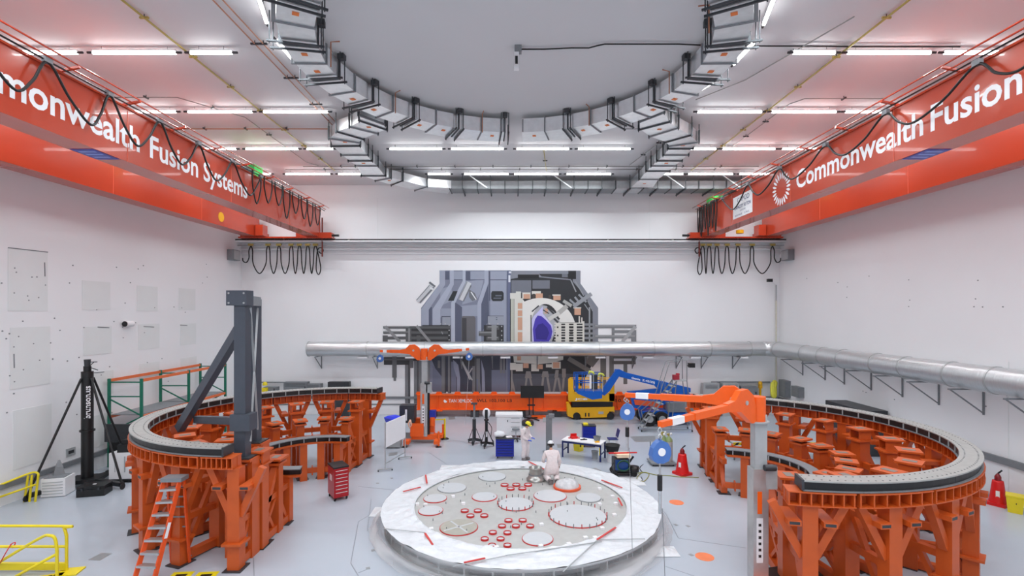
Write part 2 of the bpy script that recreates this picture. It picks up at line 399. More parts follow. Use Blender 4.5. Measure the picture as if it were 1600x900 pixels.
for i in range(11):
    sec = MB().b2((xs[i]+.02, 29.7, ZD0), (xs[i+1]-.02, 30.9, ZD1-.1)).build('duct_section', M_GALV if i == 6 else M_WDUCT, bd)
    MB().b2((xs[i]-.03, 29.64, ZD0-.03), (xs[i]+.03, 30.95, ZD1-.08)).build('flange', M_STRUT, bd)
    MB().b2((xs[i]+.75, 29.4, ZD0-.1), (xs[i]+.82, 31.2, ZD0-.02)).build('trapeze_bar', M_STRUT, bd)
    for y in (29.45, 31.1): MB().cyl((xs[i]+.78, y, ZD0-.15), (xs[i]+.78, y, ZC), .025, n=5).build('hanger_rod', M_STRUT, bd)
    if i in (1, 4, 8, 10): MB().beam((xs[i]+.6, 29.2, ZD0-.08), (xs[i]-.5, 29.2, ZC-.05), .06, .06).build('sway_brace', M_LGREY, bd)
# ------------------------------------------------------------------ conduits and cables on the ceiling
def conduit(label, pts, r, m, cat='conduit', clip=0):
    root = T('ceiling_conduit', label, cat, pts[0]); MB().tube(pts, r, 6).build('pipe', m, root)
    L = 0
    for i in range(len(pts)-1):
        a, b = Vector(pts[i]), Vector(pts[i+1]); n = int((b-a).length//2.2)
        for k in range(1, n+1):
            p = a.lerp(b, k/(n+1)); d = (b-a).normalized(); e = d.cross(V(0, 0, 1))*.12
            MB().beam(p-e, p+e, .05, .05).build('clip', m if clip else M_DARK, root)
            MB().cyl(p, (p.x, p.y, ZC), .015, n=4).build('hanger', M_DARK, root)
    return root
zc = 14.4
conduit('yellow conduit running along the ceiling beside the lettered girder without a logo', [(-9.85, 1, zc), (-9.85, 28.2, zc)], .03, M_YCOND, clip=1)
conduit('yellow conduit running along the ceiling beside the lettered girder with the sunburst logo', [(10.1, 1, zc), (10.1, 28.2, zc)], .03, M_YCOND, clip=1)
conduit('thin brown conduit beside the ring duct, farther from the lamps', [(-7.55, 4, zc), (-7.55, 21.4, zc)], .02, M_OCOND)
conduit('thin brown conduit close beside the ring duct', [(-7.3, 4, zc), (-7.3, 21.4, zc)], .02, M_OCOND)
conduit('rust coloured conduit crossing the ceiling to the branch duct elbow', [(-15, 21.8, zc), (-7.9, 21.8, zc)], .025, M_OCOND)
conduit('grey conduit crossing the whole ceiling in front of the last lamp row', [(-11.3, 27.45, zc), (13.5, 27.45, zc)], .025, M_COND)
conduit('second grey conduit crossing the ceiling just above the last lamp row', [(-12.5, 28.0, zc), (13.5, 28.0, zc)], .02, M_COND)
conduit('thin bent conduit over the lettered girder without a logo', [(-14.6, 18.6, zc), (-12.3, 18.6, zc), (-10.8, 20.5, zc), (-10.8, 26.6, zc), (-10.4, 27.3, zc)], .018, M_COND)
conduit('thin bent conduit over the girder with the sunburst logo', [(13.8, 18.7, zc), (10.9, 18.7, zc), (10.6, 19.2, zc), (10.6, 24.5, zc)], .018, M_COND)
conduit('thin grey conduit slanting from the ring duct past the second lamp row', [(9.2, 13.5, zc), (8.0, 17.2, zc), (6.9, 18.8, zc)], .018, M_COND)
conduit('thin grey conduit slanting behind the ring duct beside a branch', [(4.9, 21.8, zc), (7.2, 21.8, zc), (6.4, 27.2, zc)], .02, M_COND)
conduit('thin conduit running straight from the ring duct gap towards the back wall', [(1.6, 24.5, zc), (2.0, 28.3, zc)], .02, M_YCOND)
pts = [fl(x, y, 14.42) for x, y in ((815, 77), (850, 77), (893, 75), (920, 75), (935, 71), (945, 69), (990, 69), (1060, 69), (1105, 71), (1200, 72), (1260, 72), (1340, 73), (1420, 73), (1500, 73))]
solo(MB().tube(pts, .022, 5), 'ceiling_cable', M_CABLE, 'black cable sagging along the ceiling to the hanging camera', 'cable')
t = T('hanging_camera', 'small white camera box hanging below the ceiling disc on a bracket', 'camera', at(808, 108, 15.2))
MB().b2(at(804, 75, 15.3), at(815, 80, 15.1)).build('bracket', M_GREY, t); p = at(807, 78, 15.2)
MB().cyl((p.x, p.y, ZC), at(807, 84, 15.2), .03, n=6).build('stem', M_GREY, t)
MB().b2(at(803, 83, 15.28), at(811, 107, 15.12)).build('body', M_WHITE, t); MB().b2(at(805, 88, 15.11), at(809, 99, 15.08)).build('lens', M_BLACK, t)
# ------------------------------------------------------------------ big spiral pipe on the back and right walls
PZ, PR, PYc, PXc = 4.2, .45, 31.2, 16.25
pipe = T('wall_pipe', 'large silver ventilation pipe along the back wall and round the corner', 'pipe', (0, PYc, PZ-PR))
M_PIPE = mat('spiral galvanised pipe', (208, 210, 211), .3, .75, var=.05, scale=3, bump=.25, stretch=(1, 14, 1), bscale=2.0)
def hx(px): return (px-PX)*PYc/F
cuts = [hx(v) for v in (483, 575, 665, 755, 845, 935, 1020, 1108, 1170)]+[15.6]
for i in range(len(cuts)-1):
    MB().cyl((cuts[i]+.01, PYc, PZ), (cuts[i+1]-.01, PYc, PZ), PR, n=28).build('pipe_section', M_PIPE, pipe)
    MB().cyl((cuts[i]-.03, PYc, PZ), (cuts[i]+.03, PYc, PZ), PR+.025, n=28).build('joint_ring', M_ALU, pipe)
el = [V(15.6, PYc, PZ)+V(.65*math.sin(t), -.65*(1-math.cos(t)), 0) for t in [pi/2*k/6 for k in range(7)]]
MB().tube(el, PR, 28).build('elbow', M_PIPE, pipe)
cy = [30.55]+[PXc*F/(v-PX) for v in (1260, 1288, 1319, 1372, 1418, 1489, 1558, 1650, 1760, 1960)]
for i in range(len(cy)-1):
    MB().cyl((PXc, cy[i]-.01, PZ), (PXc, cy[i+1]+.01, PZ), PR, n=28).build('pipe_section', M_PIPE, pipe)
    MB().cyl((PXc, cy[i]-.03, PZ), (PXc, cy[i]+.03, PZ), PR+.025, n=28).build('joint_ring', M_ALU, pipe)
for px, lab in ((496, 'at the open end of the wall pipe'), (585, 'behind the blue lifeline reels of the far lift'), (720, 'in front of the grey half of the machine mural'), (769, 'near the middle of the machine mural'),
           (840, 'in front of the cream part of the machine mural'), (917, 'above the yellow scissor lift'), (992, 'behind the blue boom knuckle'), (1062, 'behind the rolling stairs'), (1102, 'beside the corner cabinets'), (1152, 'nearest the corner of the room')):
    x = hx(px); b = T('pipe_bracket', 'thin triangular back wall bracket '+lab, 'bracket', (x, YB, PZ-1.3), 'wall pipe brackets')
    MB().beam((x, YB, PZ-PR-.03), (x, PYc-PR, PZ-PR-.03), .05, .05).build('arm', M_GREY, b)
    MB().beam((x, YB-.03, PZ-PR), (x, YB-.03, PZ-1.3), .05, .05).build('upright', M_GREY, b)
    MB().beam((x, PYc-PR+.05, PZ-PR-.03), (x, YB-.03, PZ-1.25), .04, .04).build('strut', M_GREY, b)
for px, lab in ((1255, 'first'), (1290, 'second'), (1320, 'third'), (1362, 'fourth'), (1411, 'fifth'), (1468, 'sixth'), (1538, 'seventh'), (1632, 'eighth'), (1720, 'ninth')):
    y = WX*F/(px-PX); b = T('pipe_bracket', 'thin triangular side wall bracket, '+lab+' from the room corner', 'bracket', (WX, y, PZ-1.4), 'wall pipe brackets')
    MB().beam((WX, y, PZ-PR-.03), (PXc-PR-.1, y, PZ-PR-.03), .05, .05).build('arm', M_GREY, b)
    MB().beam((WX-.03, y, PZ-PR), (WX-.03, y, PZ-1.4), .05, .05).build('upright', M_GREY, b)
    MB().beam((PXc-PR-.05, y, PZ-PR-.03), (WX-.03, y, PZ-1.35), .04, .04).build('strut', M_GREY, b)
for i in range(17):
    x = hx(560+i*37); MB().b2((x, PYc-.2, PZ-PR-.12), (x+.6, PYc+.1, PZ-PR-.01)).build('saddle_plate', M_WHITE, pipe) if i % 2 == 0 else None
# ------------------------------------------------------------------ corner conduit and cameras on the walls
p = at(1213, 437, YB-.1)
t = T('corner_camera', 'small black camera on an arm high in the corner above the wall pipe', 'camera', (p.x-.2, YB-.3, 8.2))
MB().cyl((16.75, YB-.08, 7.2), (16.75, YB-.08, 8.2), .035, n=6).build('mast', M_LGREY, t); MB().beam((16.75, YB-.08, 8.2), (16.2, YB-.4, 8.45), .04, .04).build('arm', M_WHITE, t)
MB().box((16.15, YB-.45, 8.45), (.28, .22, .2)).build('body', M_BLACK, t)
solo(MB().cyl((16.75, YB-.08, 1.2), (16.75, YB-.08, 7.2), .045, n=8), 'corner_conduit', mat('pale conduit', (214, 212, 196), .5), 'pale vertical conduit in the corner of the room behind the pipe', 'conduit')
p = wl(199, 506); t = T('wall_camera', 'round white surveillance camera with black lens on the patched wall', 'camera', p)
MB().cyl(p, p+V(.12, 0, 0), .1, n=12).build('mount', M_WHITE, t); MB().cyl(p+V(.12, .12, 0), p+V(.12, -.3, 0), .13, n=14).build('body', M_WHITE, t); MB().cyl(p+V(.12, -.3, 0), p+V(.12, -.32, 0), .12, n=14).build('lens', M_BLACK, t)
# ================================================================== bridge cranes
GB, GT = 11.08, 12.68
def loop(pts, r, n=6, sub=6):
    """smooth cable through the points (Catmull-Rom)"""
    P = [Vector(p) for p in pts]; P = [P[0]*2-P[1]]+P+[P[-1]*2-P[-2]]; out = []
    for i in range(1, len(P)-2):
        for k in range(sub):
            t = k/sub; a, b, c, d = P[i-1], P[i], P[i+1], P[i+2]
            out.append(.5*((2*b)+(c-a)*t+(2*a-5*b+4*c-d)*t*t+(3*b-a-3*c+d)*t**3))
    out.append(P[-2]); return out
def crane(s, label):
    root = T('bridge_crane', label, 'crane', (s*14, 14, GB-.1))
    xi0, xi1, xo0, xo1 = s*11.7, s*12.47, s*15.45, s*16.2
    gi = MB().b2((xi0, YF+.6, GB), (xi1, 31.0, GT)).build('girder', M_CRANE, root)
    gi['label'] = 'inner girder with white lettering'
    MB().b2((xi0-s*.05, YF+.6, GT), (xi1+s*.05, 31.0, GT+.05)).build('top_flange', M_CRANE, gi)
    go = MB().b2((xo0, YF+.6, GB), (xo1, 31.0, GT)).build('girder', M_CRANE, root)
    MB().b2((xo0-s*.05, YF+.6, GT), (xo1+s*.05, 31.0, GT+.05)).build('top_flange', M_CRANE, go)
    for y in (8.3, 13.9, 19.6, 25.2):
        MB().box((xo0-s*.004, y, (GB+GT)/2), (.012, .02, GT-GB)).build('weld_seam', mat('weld line', (236, 110, 80), .3), go)
        MB().box((xi0-s*.004, y+1.5, (GB+GT)/2), (.012, .015, GT-GB)).build('weld_seam', mat('weld line', (236, 110, 80), .3), gi)
    for y0, y1 in ((30.5, 31.45), (YF+.3, YF+1.0)):      # end trucks on the rail
        tr = MB().b2((s*10.9, y0+.2, 10.99), (s*16.6, y1-.1, 11.07)).b2((s*10.95, y0+.25, 11.07), (s*13.1, y1-.15, 11.34)).b2((s*15.0, y0+.25, 11.07), (s*16.5, y1-.15, 11.3)).build('end_truck', M_CRANE, root)
        for x in (11.2, 12.8, 15.2, 16.3): MB().cyl((s*x, (y0+y1)/2+.05, 11.12), (s*x, (y0+y1)/2+.25, 11.12), .14, n=14).build('wheel', M_DARK, tr)
        MB().cyl((s*10.95, (y0+y1)/2, 11.18), (s*10.55, (y0+y1)/2, 11.18), .07, n=10).build('buffer', M_BLACK, tr)
    MB().b2((s*14.95, 30.4, 11.1), (s*15.4, 31.0, 11.75)).build('knee_bracket', M_CRANE, root)
    # festoon rails on outrigger arms along the top inner edge
    for dx, z in ((.42, 12.93), (.22, 12.84), (.14, 12.76)):
        MB().tube([(xi0-s*dx, YF+1, z), (xi0-s*dx, 31.3, z)], .025, 5).build('festoon_rail', M_CRANE if dx != .14 else M_CABLE, root)
    for i in range(14):
        y = 2.4+i*2.15; MB().beam((xi0+s*.2, y, GT+.06), (xi0-s*.46, y, 12.88), .07, .06).build('rail_arm', M_CRANE, root)
    # green hoist drive and its frame on top
    hy = 23.6 if s < 0 else 30.0
    MB().b2((xi0+s*.1, hy-.4, GT+.06), (xi0+s*.75, hy+.4, GT+.62)).build('drive_motor', M_HGREEN, root)
    MB().b2((xi0+s*.1, hy-1.5, GT+.06), (xi0+s*.9, hy-.45, GT+.3)).build('drive_frame', M_DARK, root)
    # lettering
    tx = xi0-s*.004
    if s < 0:
        gi2 = text_fit('Fusion Systems', (tx, 16.35, 11.27), (0, 6.05, 0), (0, 0, .98), .02).build('lettering', M_TEXT, gi)
        text_fit('Commonwealth', (tx, 9.45, 11.5), (0, 6.45, 0), (0, 0, .75), .02).build('lettering', M_TEXT, gi)
    else:
        text_fit('Commonwealth', (tx, 20.65, 11.5), (0, -6.35, 0), (0, 0, .75), .02).build('lettering', M_TEXT, gi)
        text_fit('Fusion Systems', (tx, 14.05, 11.27), (0, -6.05, 0), (0, 0, .98), .02).build('lettering', M_TEXT, gi)
        lg = MB(); c = V(tx, 21.8, 11.82)
        for k in range(22):
            a = 2*pi*k/22; d = V(0, math.cos(a), math.sin(a)); e = V(0, -math.sin(a), math.cos(a)); pts = []
            for t, wdt in ((.40, 0), (.47, .035), (.57, .055), (.67, .04), (.74, 0)): pts.append(c+d*t+e*wdt)
            for t, wdt in ((.67, .04), (.57, .055), (.47, .035)): pts.append(c+d*t-e*wdt)
            lg.prism(pts, (-s*.004, 0, 0))
        o = lg.build('sunburst_logo', M_TEXT, gi); o['label'] = 'white sunburst logo of petals'
        pl = MB().b2((tx-.01, 24.4, 11.33), (tx, 26.5, 12.45)).build('sign_plate', M_WHITE, gi)
        M_NAVY = mat('navy print', (60, 66, 110), .5, var=0)
        text_fit('CAPCO', (tx-.015, 26.0, 12.1), (0, -1.3, 0), (0, 0, .24), .0).build('lettering', M_NAVY, pl)
        text_fit('CAPACITY 50 TON', (tx-.015, 26.35, 11.78), (0, -1.8, 0), (0, 0, .18), .02).build('lettering', M_NAVY, pl)
        text_fit('CRANE', (tx-.015, 25.7, 11.62), (0, -.6, 0), (0, 0, .08), .0).build('lettering', M_NAVY, pl)
        text_fit('SERVICE   CALL', (tx-.015, 26.3, 11.42), (0, -1.6, 0), (0, 0, .09), .0).build('lettering', M_NAVY, pl)
    # blue plate under the inner girder, yellow marks
    by = 14.2
    bp = MB().b2((xi0+s*.05, by, GB-.012), (xi1-s*.05, by+.95, GB)).build('underside_plate', M_BLUE, gi)
    for k in range(3): MB().b2((xi0+s*.15, by+.15+k*.25, GB-.018), (xi1-s*.15, by+.25+k*.25, GB-.012)).build('print', mat('pale blue print', (150, 170, 230), .5), bp)
    if s < 0: MB().cyl((xo0-s*.0, 26.9, 11.55), (xo0-s*.015, 26.9, 11.55), .26, n=20).build('round_sticker', M_JCB, go)
    else:
        MB().cyl((s*13.9, 30.6, 11.25), (s*13.9, 30.6, 11.45), .22, n=14).build('beacon', M_JCB, root)
    # cable loops along the girder
    xc = xi0-s*.18
    def gp(x, y, dx=0.0):
        X = xc-s*dx; Y = X*F/(x-PX); return V(X, Y, H-(y-PY)*Y/F)
    tops = [(-60, 25), (75, 97), (172, 149), (250, 190), (311, 226), (364, 253), (408, 277)] if s < 0 else [(1670, 25), (1526, 101), (1383, 178), (1289, 228), (1217, 264), (1168, 289), (1128, 311)]
    bots = [(25, 141), (142, 195), (215, 228), (284, 257), (338, 282), (390, 305)] if s < 0 else [(1590, 111), (1428, 191), (1322, 241), (1240, 279), (1186, 304), (1146, 327)]
    pts = []
    for i in range(len(tops)-1):
        t0, b, t1 = gp(*tops[i]), gp(*bots[i]), gp(*tops[i+1])
        e0 = t0.lerp(b, .5); e0.z -= .12; e1 = t1.lerp(b, .5); e1.z -= .12
        pts += [t0, e0, b, e1]
    pts.append(gp(*tops[-1]))
    MB().tube(loop(pts, .05), .034, 7).build('festoon_cable', M_CABLE, root)
    for tpx in tops[1:]:
        q = gp(*tpx); MB().box(q+V(s*.02, 0, .05), (.12, .2, .14)).build('cable_trolley', M_GREY, root)
    n = 8
    for k in range(n):                                   # bunched loops near the back wall
        y0 = (22.5+k*1.02) if s < 0 else (28.2+k*.36); y1 = y0+(.75 if s < 0 else .3); zt = 12.85; zb = 11.75-.35*(k % 3 == 0)-.1*(k % 2)
        if s > 0: zb -= .35
        x2 = xc-s*.03*(k % 3)
        MB().tube(loop([(x2, y0, zt), (x2, y0+.02, (zt+zb)/2), (x2, (y0+y1)/2, zb), (x2, y1-.02, (zt+zb)/2), (x2, y1, zt)], .04), .03, 6).build('festoon_cable', M_CABLE, root)
    # drop bar to the wall festoon
    MB().b2((s*11.6, 31.1, 9.9), (s*11.67, 31.17, 12.3)).build('drop_bar', mat('rust red bar', (120, 50, 40), .5), root)
    return root
crane(-1, 'red orange double-girder bridge crane with white lettering but no logo or sign')
crane(1, 'red orange double-girder bridge crane with sunburst logo and white capacity sign')
def wall_festoon(tops, endx, label, box):
    Y = YB-.52; root = T('cable_festoon', label, 'cable', at(tops[0], 430, Y))
    pts = []
    for i in range(len(tops)-1):
        a, b = tops[i], tops[i+1]; k = 2.6 if abs(b-a) > 8 else 2.0; sg = 1 if b > a else -1
        pts += [at(a, 384, Y), at(a+sg*k, 391, Y), at(a+sg*(k+1), 412, Y), at((a+b)/2, 427.5, Y), at(b-sg*(k+1), 412, Y), at(b-sg*k, 391, Y)]
    a = tops[-1]; sg = 1 if tops[1] > tops[0] else -1
    pts += [at(a, 384, Y), at(a+sg*3, 392, Y), at(a+sg*8, 418, Y), at(a+sg*5, 429, Y), at(a+sg*1, 420, Y), at(a+sg*3, 392, Y), at(a+sg*8, 387, Y), at(a+sg*12, 391, Y), at(a+sg*9, 396, Y), at(a+sg*5, 393, Y)]
    MB().tube(loop(pts, .05), .034, 7).build('cable_loop', M_CABLE, root)
    MB().tube(loop([at(tops[0], 384, Y), at(tops[0]-sg*3, 392, Y), at(tops[0]-sg*3, 403, Y), at(tops[0]-sg*7, 410, Y), at(tops[0]-sg*12, 408, Y), at(tops[0]-sg*13, 403, Y)], .05), .034, 7).build('cable_loop', M_CABLE, root)
    for x in tops: MB().box(at(x, 382.5, Y), (.3, .14, .14)).build('cable_trolley', M_YCOND, root)
    p0, p1 = at(box[0], 393, Y), at(box[1], 409, Y)
    sx = -WX if box[0] < 800 else WX
    j = T('junction_box', 'grey junction box on the side wall feeding the cable loops '+('under the lettered crane end' if sx < 0 else 'under the signed crane end'), 'box', (sx, 30.6, p1.z))
    MB().b2((sx*.999, 30.2, p1.z), (sx*.978, 31.0, p0.z)).build('body', M_GREY, j); MB().b2((sx*.978, 30.25, p1.z+.05), (sx*.976, 30.95, p0.z-.05)).build('lid', M_LGREY, j)
wall_festoon([392, 419, 436, 455, 468, 481, 493], 505, 'black cable hanging in loops on the back wall below the crane without a logo', (365, 380))
wall_festoon([1207, 1175, 1153, 1136, 1120, 1108, 1098], 1090, 'black cable hanging in loops on the back wall below the crane with the capacity sign', (1213, 1229))
# ================================================================== wall graphic of a machine (flat print on the back wall)
mural = T('wall_mural', 'huge printed cutaway picture of a grey ribbed machine on the back wall', 'mural', (0, YB, 1.2))
PRN = {}
def prn(c): return mat('print %d %d %d' % tuple(c), c, .55, var=.02, scale=2)
def flat(name, c, polys, layer):
    y = YB-.003-layer*.004; small = len(polys) > 9
    mb = MB()
    for ip, pts in enumerate(polys):
        mb.prism([at(px, py, YB)+V(0, y-YB-.00025*ip, 0) for px, py in pts], (0, -.003, 0))
        if not small: mb.build(name, prn(c), mural); mb = MB()
    if small: mb.build(name, prn(c), mural)['kind'] = 'stuff'
def rect(x0, y0, x1, y1): return [(x0, y0), (x1, y0), (x1, y1), (x0, y1)]
def bar(x0, y0, x1, y1, wd):
    L = math.hypot(x1-x0, y1-y0); ex, ey = -(y1-y0)/L*wd/2, (x1-x0)/L*wd/2
    return [(x0+ex, y0+ey), (x1+ex, y1+ey), (x1-ex, y1-ey), (x0-ex, y0-ey)]
def arcp(cx, cy, rx, ry, a0, a1, n=14): return [(cx+rx*math.cos(math.radians(a0+(a1-a0)*i/n)), cy-ry*math.sin(math.radians(a0+(a1-a0)*i/n))) for i in range(n+1)]
L0 = [(686.8, 422.5), (793.7, 422.5), (793.7, 612), (676, 612), (672, 600), (660, 560), (658, 540), (658, 481), (686.8, 443.5)]
flat('vessel_body', (126, 132, 150), [L0], 0)
flat('body_shade', (150, 157, 174), [[(709, 424), (757, 424), (757, 437), (709, 437)], rect(765, 424, 792, 437), [(688, 452), (706, 446), (706, 470), (688, 478)], [(729, 440), (756, 436), (750, 460), (744, 470), (722, 476)], rect(766, 438, 791, 534), rect(688, 482, 705, 496), [(719, 478), (746, 476), (746, 494), (719, 494)]], 1)
flat('body_shadow', (86, 92, 112), [rect(695.5, 424, 702, 437), rect(727, 424, 735, 438), rect(764, 424, 766, 470), [(752, 470), (758, 452), (763, 440), (764, 500), (752, 520)], rect(670, 480, 675, 508), [(711, 472), (722, 480), (721, 534), (711, 534)], rect(792, 424, 796.5, 534), rect(766, 436.5, 792, 437.5), rect(709, 436.5, 757, 437.5)], 2)
def rib(tx0, tx1, bx0, bx1, ymid0, ymid1, yb): return [(tx0, 422.5), (tx1, 422.5), (tx1, ymid0), (bx1, ymid1), (bx1, yb), (bx0, yb), (bx0, ymid1-1), (tx0, ymid0-2)]
flat('rib', (158, 165, 182), [rib(687, 695.5, 658.5, 670, 445, 484, 508)], 3)
flat('rib', (168, 175, 192), [rib(703, 709, 676, 688, 445, 484, 508)], 3)
flat('rib', (176, 183, 198), [rib(723, 727.5, 705, 711, 441, 474, 534)], 3)
flat('rib', (164, 171, 188), [rib(757, 763, 746, 752, 443, 475, 534)], 3)
flat('window', (44, 48, 52), [[(705, 470), (700, 470), (708, 455), (715, 455), (709, 470)], [(769, 455), (785, 455), (787, 458), (787, 468), (784, 470.5), (770, 470.5), (767.5, 467), (767.5, 458)]], 4)
flat('window_glint', (98, 104, 116), [rect(774, 461, 784, 463), rect(771, 465, 783, 467)], 5)
flat('port_door', (104, 104, 108), [[(723, 494), (741, 494), (743, 497), (743, 534), (721, 534), (721, 497)]], 4)
flat('port_shade', (66, 66, 70), [rect(722, 497, 729, 534)], 5)
flat('port_panel', (150, 156, 168), [rect(762, 494, 787, 507), rect(691, 495, 704, 508)], 4)
flat('port_outline', (70, 76, 90), [rect(690, 494, 704, 495.2), rect(690, 494, 691, 508), rect(761.5, 493.4, 787, 494), rect(761.5, 493.4, 762.2, 507), rect(775, 496, 777, 497), rect(775, 499, 777, 500)], 5)
# silver nozzles
flat('nozzle', (198, 202, 206), [bar(652.5, 471, 676, 444, 7), bar(720, 469, 733, 441, 8)], 5)
flat('nozzle_shade', (112, 116, 122), [bar(656, 473, 678, 449, 2.4), bar(651, 469, 671, 446, 1), bar(724, 471, 736, 446, 2), bar(717.5, 467, 730, 440.5, 1), [(733, 452), (742, 458), (746, 468), (738, 470), (733, 464)], bar(671, 441, 680, 448, 3)], 6)
flat('nozzle_glint', (225, 228, 230), [bar(736, 456, 744, 468, 1.6), bar(672, 450, 679, 453, 3)], 7)
# left pipework
D = (88, 90, 92); G = (140, 142, 144); K = (52, 53, 56)
flat('pipe_dark', K, [rect(660, 508, 704, 534), rect(756, 508, 787, 534), rect(636, 512, 662, 534)], 6)
flat('pipe', D, [bar(599, 511.5, 704, 511.5, 4), bar(599, 519.5, 700, 519.5, 4), bar(599, 528, 700, 528, 4.5), rect(598, 524, 606, 534), rect(634, 510, 643, 534), rect(651, 524, 657, 534), bar(760, 512, 780, 512, 6), bar(748, 521, 770, 521, 7), bar(760, 529, 780, 529, 6)], 7)
flat('pipe_glint', G, [bar(600, 510.6, 640, 510.6, 1.2), bar(600, 518.6, 640, 518.6, 1.2), bar(602, 510, 625, 534, 4.5), bar(651, 509, 672, 534, 4), bar(762, 510.6, 778, 510.6, 2), bar(749, 519.4, 768, 519.4, 2.2), bar(762, 527.4, 778, 527.4, 2), rect(768, 508, 776, 532), bar(690, 518, 692, 522, 1.5), rect(638, 513, 641, 533)], 8)
flat('bolt', (176, 178, 180), [rect(x, y, x+1.8, y+2) for x, y in ((688, 505), (695, 505), (701, 507), (701, 515), (701, 523), (701, 530), (764, 505), (777, 505), (783, 509), (783, 516), (783, 523), (783, 530))], 9)
# right cutaway
flat('cutaway_back', (46, 48, 52), [[(796.5, 423), (907, 423), (907, 443), (934.5, 481), (934.5, 540), (930, 560), (915, 590), (905, 612), (796.5, 612)]], 0)
flat('cutaway_rim', (132, 136, 146), [[(900, 423), (907, 423), (907, 443), (934.5, 481), (934.5, 534), (926, 534), (926, 484), (914, 462), (895, 440), (895, 436), (900, 436)], rect(797, 423, 888, 428), [(797, 428), (842, 428), (846, 432), (892, 436), (892, 438), (840, 433), (810, 434), (797, 436)]], 2)
flat('cutaway_grey', (112, 116, 126), [rect(799, 438, 830, 458), rect(832, 438, 859, 451), rect(878, 424, 887, 433)], 1)
flat('cutaway_dark', (32, 33, 36), [rect(809, 429, 842, 435), rect(888, 425, 900, 436)], 3)
flat('edge_column', (98, 106, 134), [rect(793, 422.5, 798, 612)], 4)
flat('edge_glint', (214, 218, 226), [rect(794.5, 430, 797.5, 441), rect(795, 424, 799, 427)], 5)
CR = (212, 212, 204); CL = (226, 225, 220); OR = (204, 158, 132)
flat('cream_column', (184, 186, 174), [rect(797, 467, 803, 534)], 4)
flat('cream_column', CR, [rect(803.5, 466, 816.5, 534), rect(797, 458, 806, 467), rect(806, 455.5, 814, 466), rect(816, 457, 829, 467), rect(831, 455, 845, 460), rect(863, 460, 876, 462), rect(896, 480, 908, 482)], 4)
flat('coil_winding', OR, [rect(809, 473.5, 816, 482.5), rect(809, 485, 816, 494), rect(809, 496, 816, 515.5), rect(809, 519, 816, 534), rect(818, 459.5, 828, 467), rect(837, 458.5, 848, 466), rect(864.5, 462, 876, 469), rect(897.5, 482, 907.5, 492), rect(851, 482, 856, 490)], 5)
flat('winding_shade', (70, 66, 62), [rect(832, 459, 836, 466), rect(857, 461, 861, 466), rect(896, 482, 897.5, 492)], 6)
co_ = [(816.5, 534), (816.5, 467)]+arcp(845, 515, 54.5, 49.5, 118, 14)+[(899, 503.5), (876, 503.5)]+arcp(852, 511, 23, 36, 14, 178, 16)+[(829.5, 520), (829.5, 534)]
flat('coil_case', CL, [co_], 6)
flat('coil_bore', (172, 174, 180), [[(829.5, 534), (829.5, 490), (834, 481), (844, 476), (854, 478), (866, 488), (876, 503.5), (872, 505), (862, 534)]], 5)
flat('bore_dark', (60, 62, 66), [bar(831, 487, 842, 477.5, 2), bar(855, 480, 874, 499, 3), bar(848, 484, 858, 490, 1.5), rect(829, 492, 830.5, 534), bar(862, 494, 872, 504, 3)], 7)
flat('plasma_rim', (200, 196, 240), [[(832, 534), (831, 500), (834, 494), (838, 490), (848, 479), (848, 490), (853, 496), (863, 508), (864, 522), (858, 534)]], 8)
flat('plasma', (72, 58, 172), [[(834, 534), (832.5, 514), (836, 499), (840, 493), (846, 494), (853, 500), (861, 509), (863, 518), (861, 528), (857, 534)]], 9)
flat('plasma_dark', (48, 38, 132), [[(838, 530), (836, 515), (841, 507), (848, 505), (855, 512), (858, 520), (854, 531)]], 10)
flat('diagonal_arm', (150, 154, 160), [bar(924, 459, 896, 479, 6), bar(904, 460, 916, 472, 3), bar(898, 464, 906, 474, 3), bar(890, 468, 899, 476, 3)], 7)
flat('diagonal_arm', (206, 206, 202), [bar(874, 489, 857, 499, 6)], 9)
flat('arm_clamp', (176, 176, 172), [bar(886, 478, 872, 490, 7), bar(893, 478, 880, 470, 5)], 8)
flat('strut_line', (150, 154, 158), [bar(913, 475, 922, 488, 1.4), bar(918, 470, 926, 486, 1.2), bar(921, 480, 921, 534, 2.4), bar(892, 438, 900, 456, 2), bar(899, 440, 912, 462, 1.6)], 5)
flat('port_grid', (214, 212, 204), [rect(868, 504, 877, 534), rect(883, 504, 889, 534), rect(896, 504, 901, 534), rect(910, 502, 913, 534)]+[rect(866, y, 913, y+1.6) for y in (504, 508, 513, 517, 521, 525, 530)]+[rect(904, 494, 906, 504), rect(908, 496, 910, 504)], 6)
flat('grid_dark', (44, 42, 40), [rect(870, 510, 872.5, 512.5), rect(870, 523, 872.5, 525.5)]+[rect(890, y, 895, y+2) for y in (506, 511, 516, 520, 527, 531)], 7)
flat('port_duct', (134, 138, 142), [bar(913, 507, 930, 507, 3.4), bar(913, 513, 930, 513, 3.4), bar(913, 521, 930, 521, 3.4), bar(913, 528, 930, 528, 3.4)], 6)
flat('pipe', (128, 130, 133), [bar(928, 510, 994, 510, 5), bar(956, 518, 994, 518, 4.5), bar(928, 526, 994, 526, 5), rect(955.5, 508, 960, 534), rect(986, 520, 994, 534)], 7)
flat('pipe_glint', (168, 170, 172), [bar(930, 509, 992, 509, 1.3), bar(930, 525, 992, 525, 1.3), bar(993, 510, 972, 534, 5)], 8)
